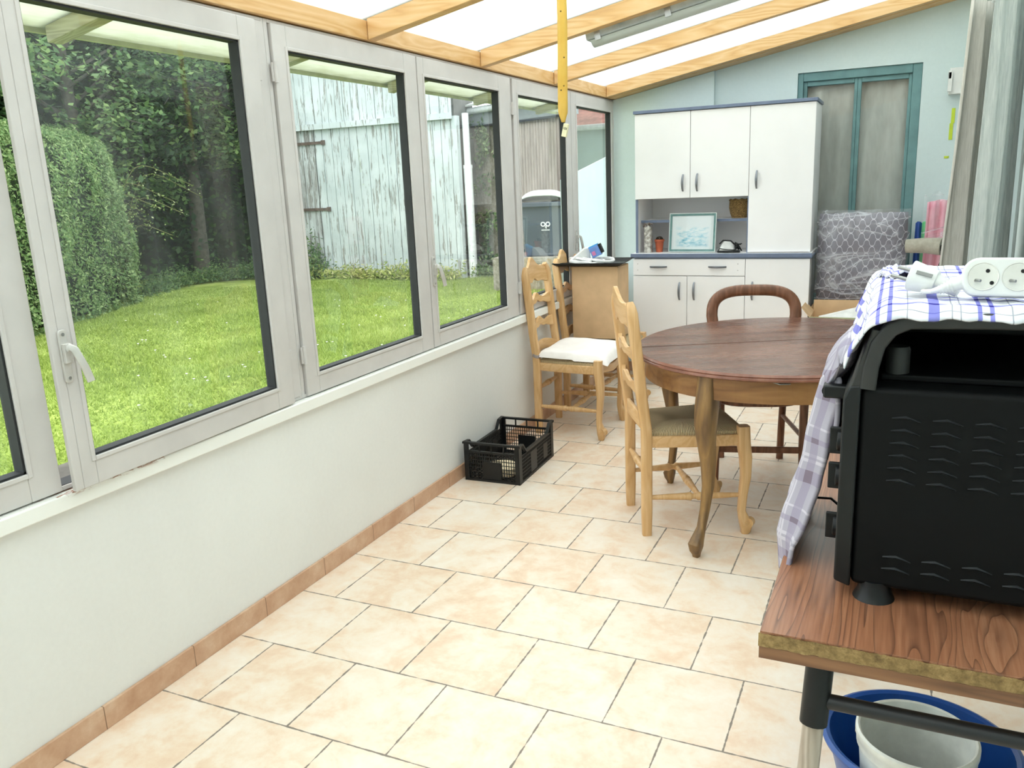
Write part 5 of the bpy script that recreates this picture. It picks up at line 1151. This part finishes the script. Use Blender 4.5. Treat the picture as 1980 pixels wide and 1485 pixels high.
# daisies
dm = MB(); dm.lathe([(0, 0.0), (0.010, 0.001), (0.012, 0.004), (0.006, 0.006), (0, 0.007)], (0, 0, 0.035), 8).tube([(0, 0, 0), (0, 0, 0.036)], 0.0012, 4, up=(1, 0, 0))
d0 = tag(dm.build('daisy', flat('daisy_white', '#f4f4ee', 0.7), origin=False), 'tiny white daisy growing in the lawn', 'flower', 'daisies in the lawn')
random.seed(9); k = 0
while k < 90:
    t = 3.4+10*random.random()**0.8; a = random.uniform(1.98, 2.45); x, y = CAM[0]+t*math.cos(a), CAM[1]+t*math.sin(a)
    if x > -0.6 or nz(x*0.7, y*0.7, 3) < -0.05: continue
    o = d0 if k == 0 else d0.copy()
    if k: COL.objects.link(o)
    o.location = (x, y, gh(x, y)-0.003); k += 1
# hedge
def hedge_pt(rg, n, p0, p1, th, top, lump=0.22):
    p0, p1 = np.array(p0), np.array(p1); L = np.linalg.norm(p1-p0); d = (p1-p0)/L; nn = np.array([d[1], -d[0]])  # towards house
    if nn[0] < 0: nn = -nn
    return d, nn, L
def box_foliage(rg, n, p0, p1, th, z0, z1, lump=0.2, rnd=0.45):
    d, nn, L = hedge_pt(rg, n, p0, p1, th, z1); P = []; N = []
    s = rg.uniform(0, 1, n); u = rg.uniform(0, 1, n); face = rg.choice(3, n, p=[0.62, 0.2, 0.18])
    for i in range(n):
        if face[i] == 0: a, b, c = s[i]*L, th/2, z0+(z1-z0)*u[i]; nr = (0, 1, 0.25)
        elif face[i] == 1: a, b, c = s[i]*L, th*(u[i]-0.5), z1; nr = (0, 0.2, 1)
        else: a, b, c = L, th*(u[i]-0.5), z0+(z1-z0)*s[i]; nr = (1, 0.1, 0.2)
        # rounding
        ez = max(0, (c-(z1-rnd))/rnd); eb = max(0, (b-(th/2-rnd))/rnd); ea = max(0, (a-(L-rnd))/rnd)
        q = math.sqrt(ez*ez+eb*eb+ea*ea)
        if q > 1: c -= (1-1/q)*ez*rnd; b -= (1-1/q)*eb*rnd; a -= (1-1/q)*ea*rnd
        lp_ = lump*nz(a*1.1, c*1.1, b)+0.10*nz(a*4, c*4, b*2)-0.03+rg.normal(0, 0.025)
        a += lp_*nr[0]; b += lp_*nr[1]; c += lp_*nr[2]*0.7
        x = p0[0]+d[0]*a+nn[0]*b; y = p0[1]+d[1]*a+nn[1]*b
        P.append((x, y, c)); N.append((d[0]*nr[0]+nn[0]*nr[1], d[1]*nr[0]+nn[1]*nr[1], nr[2]+0.4))
    return P, N
hg = thing('conifer_hedge', 'tall clipped light green conifer hedge at the left side of the garden', 'hedge', (-7.5, 5.0, GZ))
H0, H1 = (-5.9, 0.6), (-9.75, 8.1)
darkg = Mt('light_block_dark_green', '#1f2b16', 0.95); darkg.col(darkg.ramp(darkg.noise(darkg.coord('World'), 6, 5, 0.7), [(0.35, '#10170c'), (0.7, '#2c3d1e')]))  # dark core for hedge and thicket, added to stop light passing through leaves
def core(p0, p1, th, z0, z1, shrink=0.22):
    d = Vector((p1[0]-p0[0], p1[1]-p0[1], 0)); L = d.length; d.normalize(); nn = Vector((d.y, -d.x, 0))
    if nn.x < 0: nn = -nn
    M = Matrix((d, nn, Vector((0, 0, 1)))).transposed().to_4x4(); M.translation = Vector(((p0[0]+p1[0])/2, (p0[1]+p1[1])/2, (z0+z1-shrink)/2))-d*shrink*0.5
    m = MB(); m.obox(M, L-shrink, th-2*shrink, z1-z0-shrink); return m
rg = np.random.default_rng(11)
P, N = box_foliage(rg, 60000, H0, H1, 1.5, GZ+0.02, 2.50)
core(H0, H1, 1.5, GZ, 2.50, 0.26).build('light_block_core', darkg.m, hg, world=True, bevel=0.15)
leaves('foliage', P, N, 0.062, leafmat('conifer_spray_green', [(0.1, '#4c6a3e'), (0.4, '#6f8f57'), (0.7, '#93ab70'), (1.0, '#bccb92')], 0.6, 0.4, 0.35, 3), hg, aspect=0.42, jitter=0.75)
# trees of the wood behind
def tree(label, x, y, hgt, crown_r, crown_z0, nl, size, mat, seed, trunk=0.13, droop=0.0, group='trees behind the hedge', flatk=1.0):
    rg = np.random.default_rng(seed); random.seed(seed)
    t = thing('broadleaf_tree', label, 'tree', (x, y, GZ), 0, group)
    tb = MB(); tb.tube([(0, 0, 0), (0.05, 0.03, hgt*0.3), (-0.04, 0.06, hgt*0.6), (0.02, 0, hgt*0.9)], [trunk*1.3, trunk, trunk*0.7, trunk*0.25], 10, up=(1, 0, 0))
    tb.build('trunk', flat('grey_brown_bark_%d' % seed, '#5a564c', 0.9, 0, 0.2, 12, 0.5), t, smooth=60)
    P = []; N = []; br = MB(); nb = int(26+crown_r*8)
    for i in range(nb):
        a = random.uniform(0, 2*math.pi); zb = random.uniform(crown_z0, hgt*0.97); k = (zb-crown_z0)/(hgt-crown_z0)
        L = crown_r*(0.55+0.5*math.sin(math.pi*min(1, k*0.9+0.12)))*random.uniform(0.75, 1.1)
        e = Vector((L*math.cos(a), L*math.sin(a)*flatk, zb+L*(0.15-droop)+random.uniform(-.2, .2))); s_ = Vector((0, 0, zb*0.88)); mid = s_.lerp(e, 0.5)+Vector((0, 0, 0.22*L))
        br.tube([s_, mid, e], [0.035, 0.02, 0.006], 5)
        for j in range(7):
            f = random.uniform(0.35, 1.05); p = s_.lerp(mid, f*2) if f < 0.5 else mid.lerp(e, f*2-1)
            c = np.array(p)+rg.normal(0, 0.13, 3)*L*0.6; m_ = max(4, int(nl/(nb*7))); q = rg.normal(0, 1, (m_, 3))*np.array([0.20, 0.20, 0.10])*max(0.6, L*0.6)
            P += list(c+q); N += list(np.tile(np.array([0.15*math.cos(a)+0.25, 0.15*math.sin(a)-0.2, 0.9]), (m_, 1)))
    br.build('branches', bpy.data.materials['grey_brown_bark_%d' % seed], t, smooth=60)
    P = np.array(P); P[:, 2] = np.maximum(P[:, 2], 0.08)
    leaves('foliage', P, N, size, mat, t, aspect=0.6, jitter=0.45, seed=seed, world=False)
    return t
L1 = leafmat('fresh_broadleaf_green', [(0.1, '#34502d'), (0.5, '#557545'), (0.8, '#829b5c'), (1, '#a9bb78')], 0.5, 0.35, 0.5, 1.2)
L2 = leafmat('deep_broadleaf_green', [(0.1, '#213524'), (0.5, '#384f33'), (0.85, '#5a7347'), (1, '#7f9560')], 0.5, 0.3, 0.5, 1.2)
tree('leafy tree overhanging the hedge at the far left of the garden', -11.2, 6.2, 6.4, 2.7, 1.9, 16000, 0.12, L1, 21)
tree('leafy tree directly behind the rounded end of the hedge', -11.3, 9.3, 6.8, 2.6, 1.7, 17000, 0.12, L1, 22, droop=0.15)
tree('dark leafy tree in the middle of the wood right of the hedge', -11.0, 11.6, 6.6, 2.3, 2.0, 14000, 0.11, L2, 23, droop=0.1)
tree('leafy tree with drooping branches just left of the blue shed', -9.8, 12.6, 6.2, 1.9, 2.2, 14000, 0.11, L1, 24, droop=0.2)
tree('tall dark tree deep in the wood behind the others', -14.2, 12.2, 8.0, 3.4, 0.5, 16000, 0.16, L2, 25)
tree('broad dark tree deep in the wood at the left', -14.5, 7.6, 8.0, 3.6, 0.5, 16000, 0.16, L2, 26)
bh = thing('dark_thicket', 'dense dark green thicket closing the back of the garden', 'thicket', (-13.5, 11, GZ))
P, N = box_foliage(rg, 22000, (-14.5, 2.0), (-10.8, 15.5), 1.6, GZ, 5.2, 0.5, 0.8)
core((-14.5, 2.0), (-10.8, 15.5), 1.6, GZ, 5.2, 0.4).build('light_block_core', darkg.m, bh, world=True)
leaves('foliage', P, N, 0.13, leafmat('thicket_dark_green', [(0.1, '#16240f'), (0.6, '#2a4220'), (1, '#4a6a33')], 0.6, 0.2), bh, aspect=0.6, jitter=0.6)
# arching bramble at hedge end
bb_ = thing('arching_bramble', 'thin arching bramble sprays with pale small leaves over the hedge end', 'bramble', (-9.7, 8.5, GZ))
m = MB(); P = []; N = []; random.seed(5)
for i in range(8):
    s0 = Vector((random.uniform(-0.25, 0.15), random.uniform(-0.3, 0.3), 0)); a = random.uniform(0.2, 1.7); L = random.uniform(0.7, 1.7); hh_ = random.uniform(1.2, 2.55)
    pts = [s0+Vector((math.cos(a)*L*t*t, math.sin(a)*L*t*t, hh_*math.sin(min(1, t*1.25)*math.pi/2)-0.9*max(0, t-0.6)*L)) for t in [j/12 for j in range(13)]]
    m.tube(pts, 0.006, 4)
    for p in pts[4:]:
        for _ in range(6): P.append(np.array(p)+np.array([random.gauss(0, .06), random.gauss(0, .06), random.gauss(0, .05)])); N.append((0.3, -0.2, 0.9))
m.build('stems', flat('olive_stem', '#6c7040', 0.8), bb_)
leaves('foliage', P, N, 0.05, leafmat('pale_bramble_leaf', [(0.2, '#6a8a3f'), (0.7, '#a6bf6c'), (1, '#dde3b4')], 0.6, 0.35), bb_, world=False, seed=3)
# low plants along the edges
def bed(label, name, pts, n, hgt, size, mat, seed):
    rg = np.random.default_rng(seed); P = []; N = []
    for _ in range(n):
        i = rg.integers(0, len(pts)-1); f = rg.uniform(); a, b = pts[i], pts[i+1]
        x = a[0]+(b[0]-a[0])*f+rg.normal(0, 0.14); y = a[1]+(b[1]-a[1])*f+rg.normal(0, 0.14)
        P.append((x, y, GZ+0.08+abs(rg.normal(0, hgt*(0.6+0.6*nz(x*1.7, y*1.7)))))); N.append((0.3, -0.3, 0.8))
    o = leaves(name, P, N, size, mat, None, seed=seed, aspect=0.35); tag(o, label, 'plants', kind='stuff')
bed('low weeds along the foot of the hedge and wood', 'weeds', [(-9.2, 8.5), (-9.9, 10.0), (-9.6, 11.0), (-8.9, 11.3)], 5200, 0.20, 0.07, L1, 31)
bed('tall grass and weeds growing against the foot of the blue shed', 'shed_weeds', [(-8.7, 11.35), (-7.4, 11.3), (-6.2, 11.3), (-4.9, 11.3)], 3800, 0.16, 0.085, leafmat('yellow_green_weed', [(0.2, '#7c8f3c'), (0.7, '#b2b965'), (1, '#d5d19a')], 0.7, 0.3), 32)
bed('leafy nettle clump by the shed door', 'nettle_clump', [(-8.0, 11.30), (-7.75, 11.25)], 900, 0.40, 0.08, L1, 33)
bed('weeds along the foot of the corrugated wall', 'wall_weeds', [(-4.9, 12.0), (-3.9, 11.4), (-2.9, 10.9)], 2600, 0.16, 0.08, L1, 34)

# shed
SY = 11.5
sh = thing('plank_shed', 'weathered pale blue plank shed with peeling paint at the end of the lawn', 'shed', (-6.8, SY, GZ))
def peel(name, paint, woodc, amt=0.5):
    t = Mt(name, paint, 0.85, 0, 0.2); v = t.coord('World', (5, 5, 0.55)); n1 = t.noise(v, 3.2, 7, 0.72, 0.3); n2 = t.noise(t.coord('World', (14, 14, 0.5)), 4, 4)
    mk = t.ramp(n1, [(amt, '#000000'), (amt+0.025, '#ffffff')])
    P = t.sep(t.n('NewGeometry').outputs['Position'])
    wd_ = t.ramp(n2, [(0.35, woodc), (0.7, '#a8a9a4')]); pt_ = t.ramp(t.noise(t.coord('World'), 1.8, 4), [(0.35, paint), (0.7, '#d0d8d8')])
    t.col(t.mix(mk, pt_, wd_)); t.bump(t.math('SUBTRACT', 1.0, mk), 0.5, 0.01); return t.m
shp = peel('peeling_pale_blue_paint', '#b9c3c3', '#83847e', 0.555)
def planks(m, xa, xb, ya, yb, z0, z1, wv=0.165, th=0.022, seed=0, gap=0.012):
    random.seed(seed); d = Vector((xb-xa, yb-ya, 0)); L = d.length; d.normalize(); nn = Vector((d.y, -d.x, 0)); x = 0
    while x < L-0.03:
        wdt = min(wv*random.uniform(0.85, 1.15), L-x); o = Vector((xa, ya, 0))+d*(x+gap/2); e = Vector((xa, ya, 0))+d*(x+wdt-gap/2); off = random.uniform(0, 0.012)
        a0, a1 = o+nn*off, e+nn*off; b0, b1 = a0-nn*th, a1-nn*th
        zz0 = z0(x) if callable(z0) else z0; zz1 = z1(x) if callable(z1) else z1
        m.add([(a0.x, a0.y, zz0), (a1.x, a1.y, zz0), (b1.x, b1.y, zz0), (b0.x, b0.y, zz0), (a0.x, a0.y, zz1), (a1.x, a1.y, zz1), (b1.x, b1.y, zz1), (b0.x, b0.y, zz1)], [(0, 3, 2, 1), (4, 5, 6, 7), (0, 1, 5, 4), (1, 2, 6, 5), (2, 3, 7, 6), (3, 0, 4, 7)]); x += wdt
    return m
EZ = 2.60
planks(MB(), -7.78, -4.93, SY, SY, GZ+0.02, EZ, 0.19, seed=1).build('wall_boards', shp, sh, world=True)
planks(MB(), -9.3, -4.90, SY-0.05, SY-0.05, EZ-0.03, 4.1, 0.17, seed=2).build('gable_boards', shp, sh, world=True)
MB().box(-9.3, SY-0.09, EZ-0.05, -4.90, SY-0.05, EZ+0.05).build('eave_board', shp, sh, world=True)
planks(MB(), -9.2, -7.80, SY+0.01, SY+0.01, GZ+0.05, EZ-0.03, 0.16, seed=3).build('door', peel('grey_weathered_boards', '#9a9a98', '#6f6c68', 0.5), sh, world=True)
MB().box(-4.95, SY-0.02, GZ, -4.84, SY+0.10, EZ).build('corner_post', shp, sh, world=True)
MB().box(-9.25, SY+0.03, GZ, -4.90, SY+0.72, 4.0).build('inner_wall', flat('dark_shed_interior', '#6b6a66', 0.9, 0, 0.15, 5), sh, world=True)
mt_ = flat('rusty_strap_hinge', '#6b5a50', 0.7, 0.4, 0.2, 20)
for z in (2.30, 1.12): MB().box(-8.35, SY-0.035, z, -7.55, SY-0.02, z+0.05).box(-7.62, SY-0.04, z-0.015, -7.54, SY-0.02, z+0.065).build('strap_hinge', mt_, sh, world=True)
rfm = flat('grey_roof_sheet', '#8f9390', 0.8, 0, 0.1)
m = MB(); m.add([(-9.6, SY-0.25, 4.0), (-4.7, SY-0.25, 4.15), (-4.7, SY+2.6, 4.35), (-9.6, SY+2.6, 4.2)], [(0, 1, 2, 3)]); m.build('roof', rfm, sh, world=True, solid=0.05)
# corrugated annex wall right of the shed
AX = [(-5.05, 12.30), (-2.55, 11.10)]
an_ = thing('corrugated_annex', 'grey stained annex wall with corrugated sheeting right of the blue shed', 'building', (-3.9, 11.9, GZ))
d_ = Vector((AX[1][0]-AX[0][0], AX[1][1]-AX[0][1], 0)); LA = d_.length; d_.normalize(); nn = Vector((d_.y, -d_.x, 0)); nn = nn if nn.y < 0 else -nn
def A3(s, o, z): p = Vector((AX[0][0], AX[0][1], 0))+d_*s+nn*o; return (p.x, p.y, z)
st_m = Mt('stained_grey_render', '#8a857c', 0.95); vv = st_m.coord('World', (4, 4, 1)); g = st_m.math('ADD', st_m.math('MULTIPLY', st_m.noise(vv, 2, 6, 0.75), 0.6), st_m.math('MULTIPLY', st_m.noise(st_m.coord('World'), 22, 4, 0.7), 0.45))
st_m.col(st_m.ramp(g, [(0.38, '#6a6958'), (0.5, '#86806f'), (0.62, '#a7a096'), (0.75, '#c4bdb4')])); st_m.bump(g, 0.6, 0.02)
WT = 2.44
MB().grid(lambda u, v: A3(LA*0.55*u, 0.01*nz(u*9, v*9), GZ+(WT-GZ)*v), 30, 30).build('rendered_wall', st_m.m, an_, world=True, smooth=180)
cg = Mt('corrugated_brown_grey_sheet', '#a89c94', 0.8); cg.col(cg.ramp(cg.noise(cg.coord('World', (3, 3, 0.6)), 3, 6, 0.7), [(0.35, '#8b8078'), (0.6, '#aea29a'), (0.8, '#c2b8b0')]))
MB().grid(lambda u, v: A3(LA*0.50+LA*0.50*u, 0.03+0.026*math.sin(u*2*math.pi*20), 0.55+(WT-0.55)*v), 26*8, 2).build('corrugated_sheet', cg.m, an_, world=True, smooth=180)
MB().grid(lambda u, v: A3(LA*0.50+LA*0.50*u, 0.0, GZ+(0.7-GZ)*v), 4, 4).build('plinth', st_m.m, an_, world=True)
m = MB()
vs = [A3(-0.1, 0.10, WT), A3(LA*1.0, 0.10, WT), A3(LA*1.0, -0.02, WT), A3(-0.1, -0.02, WT), A3(-0.1, 0.10, WT+0.24), A3(LA*1.0, 0.10, WT+0.24), A3(LA*1.0, -0.02, WT+0.24), A3(-0.1, -0.02, WT+0.24)]
m.add(vs, [(0, 1, 2, 3), (4, 7, 6, 5), (0, 4, 5, 1), (1, 5, 6, 2), (2, 6, 7, 3), (3, 7, 4, 0)]); m.build('fascia', flat('slate_grey_fascia', '#83898b', 0.7), an_, world=True)
m = MB(); m.add([A3(-0.1, 0.105, WT-0.02), A3(LA*1.0, 0.105, WT-0.02), A3(LA*1.0, 0.105, WT+0.015), A3(-0.1, 0.105, WT+0.015)], [(0, 1, 2, 3)]); m.build('fascia_edge', MAT['dark'], an_, world=True, solid=0.01)
m = MB(); m.tube([A3(-0.1, 0.16, WT+0.26), A3(LA*1.0, 0.16, WT+0.26)], 0.055, 10); m.build('gutter', flat('pale_grey_gutter', '#cfd4d4', 0.5), an_, world=True, smooth=50)
m = MB(); m.add([A3(-0.1, 0.25, WT+0.34), A3(LA*1.0, 0.25, WT+0.34), A3(LA*1.0, -2.4, WT+1.0), A3(-0.1, -2.4, WT+1.0)], [(0, 1, 2, 3)]); m.build('roof_sheet', flat('pale_fibre_cement_roof', '#d5d8d5', 0.8), an_, world=True, solid=0.03)
dp = thing('white_downpipe', 'white downpipe running down the stained wall right of the blue shed', 'pipe', (-4.72, 11.62, GZ))
pvc = flat('white_pvc_pipe', '#eef0ef', 0.4)
MB().tube([(-4.76, 11.66, 2.64), (-4.75, 11.65, 1.75)], 0.058, 14, up=(1, 0, 0)).build('upper_pipe', pvc, dp, world=True, smooth=50)
MB().tube([(-4.75, 11.65, 1.78), (-4.74, 11.64, GZ)], 0.074, 14, up=(1, 0, 0)).build('lower_pipe', pvc, dp, world=True, smooth=50)
MB().tube([(-4.75, 11.65, 1.74), (-4.75, 11.65, 1.80)], 0.080, 14, up=(1, 0, 0)).build('pipe_collar', pvc, dp, world=True, smooth=50)
rg = np.random.default_rng(40); P = []; N = []
for _ in range(3600):
    s = rg.choice([rg.normal(0.25, 0.22), rg.normal(0.75, 0.35), rg.uniform(0, 1.5)]); z = rg.choice([rg.normal(2.2, 0.3), rg.uniform(GZ, 2.4), rg.normal(0.5, 0.4)])
    if nz(s*3, z*3, 7) < 0.02 or s < 0 or s > 1.55 or z < GZ or z > 2.65: continue
    P.append(A3(s, 0.06+0.08*rg.uniform(), z)); N.append((nn.x, nn.y, 0.3))
iv = leaves('climbing_ivy', P, N, 0.075, leafmat('ivy_green', [(0.2, '#35502a'), (0.7, '#6c8550'), (1, '#a4b184')], 0.6, 0.25), None, jitter=0.5, seed=8); tag(iv, 'ivy creeping over the stained wall around the white downpipe', 'ivy', kind='stuff')
# wheeled bin on a low block
bt = 12.2; bc_ = Vector((CAM[0]-0.3905*bt, CAM[1]+0.945*bt)); 
bl = tag(MB().box(-0.75, -0.45, 0, 0.62, 0.5, 0.50).build('concrete_block', st_m.m, origin=False), 'low grey brown concrete block carrying the wheeled bin', 'block'); bl.location = (bc_.x, bc_.y+0.1, GZ+0.04); bl.rotation_euler = (0, 0, math.radians(10))
bn = thing('wheeled_bin', 'dark grey wheeled bin with pale domed lid and white round letter logo', 'bin', (bc_.x, bc_.y, GZ+0.54), math.radians(14))
gb = flat('slate_grey_bin_plastic', '#4c555e', 0.35, 0, 0.05, 4)
m = MB(); m.prism([(-0.27, 0), (0.27, 0), (0.33, 0.74), (-0.33, 0.74)], lambda p, k: (p[0], (-0.20+0.44*k)*(0.8+0.3*p[1]), p[1])); m.build('bin_body', gb, bn, bevel=0.02)
MB().box(-0.345, -0.27, 0.72, 0.345, 0.30, 0.79).build('bin_rim', gb, bn, bevel=0.012)
MB().grid(lambda u, v: (0.34*(2*u-1), -0.27+0.58*v, 0.80+0.15*max(0, (1-abs(2*u-1)**3.2))**0.7*max(0, math.sin(math.pi*min(1, 0.12+v*0.9)))**0.6), 24, 20).add([], []).build('bin_lid', flat('pale_reflective_lid', '#d3d8da', 0.25, 0, 0.03), bn, smooth=180, solid=0.02)
lgm = flat('white_logo_paint', '#f2f4f4', 0.6)
def ring(m, cx, cz, r0, r1, a0=0, a1=2*math.pi, y=-0.0):
    n = 28; vs = []
    for i in range(n+1):
        a = a0+(a1-a0)*i/n
        for r in (r0, r1): vs.append((cx+r*math.cos(a), y, cz+r*math.sin(a)))
    m.add(vs, [(2*i, 2*i+2, 2*i+3, 2*i+1) for i in range(n)])
lg = MB(); yb = 0.0
ring(lg, -0.036, 0.0, 0.020, 0.036); ring(lg, 0.036, 0.0, 0.020, 0.036); lg.box(0.002, -0.0005, -0.062, 0.016, 0.0005, -0.02); lg.box(-0.010, -0.0005, -0.045, 0.016, 0.0005, -0.034)
for i in range(8): lg.box(-0.060+0.0155*i, -0.0005, -0.090, -0.049+0.0155*i, 0.0005, -0.078)
TF(lg, Matrix.Translation((0.04, -0.2125, 0.47)) @ Matrix.Rotation(math.radians(4), 4, 'X')); lgo = lg.build('logo', lgm, bn, solid=0.002)
MB().tube([(-0.25, 0.20, 0.06), (0.25, 0.20, 0.06)], 0.07, 16).build('axle_wheels', MAT['black_pl'], bn, smooth=40)
# pale outbuilding and red roof at right
ob = thing('pale_outbuilding', 'low pale blue rendered outbuilding wall with sloping top near the last window', 'building', (-0.6, 7.9, GZ))
m = MB(); q = [(-1.42, 7.45), (0.9, 8.6)]
z0_, z1_ = 1.47, 2.62
for a in (0,):
    n2_ = Vector((q[1][0]-q[0][0], q[1][1]-q[0][1], 0)).normalized(); nb_ = Vector((-n2_.y, n2_.x, 0))*0.2
    vs = [(q[0][0], q[0][1], GZ), (q[1][0], q[1][1], GZ), (q[1][0], q[1][1], z1_), (q[0][0], q[0][1], z0_)]
    m.add(vs+[(v_[0]+nb_.x, v_[1]+nb_.y, v_[2]) for v_ in vs], [(0, 1, 2, 3), (7, 6, 5, 4), (0, 4, 5, 1), (1, 5, 6, 2), (2, 6, 7, 3), (3, 7, 4, 0)])
m.build('rendered_wall', wall_mat('pale_blue_exterior_render', '#aab8b8', '#b8c4c4', 0.8), ob, world=True)
nh = thing('neighbour_house', 'grey green neighbouring building with red tiled roof beyond the outbuilding', 'building', (-1.2, 14.0, GZ))
MB().box(-4.2, 13.6, GZ, 3.0, 17, 2.42).build('wall', flat('grey_green_render', '#a9bbb6', 0.9, 0, 0.06, 1), nh, world=True)
m = MB(); m.add([(-4.4, 13.4, 2.40), (3.0, 13.4, 2.40), (3.0, 16.0, 3.6), (-4.4, 16.0, 3.6)], [(0, 1, 2, 3)]); m.build('tiled_roof', flat('faded_red_roof_tile', '#c98f85', 0.85, 0, 0.15, 6), nh, world=True, solid=0.06)
MB().tube([(-4.4, 13.36, 2.38), (3.0, 13.36, 2.38)], 0.05, 8).build('gutter', bpy.data.materials['pale_grey_gutter'], nh, world=True, smooth=50)
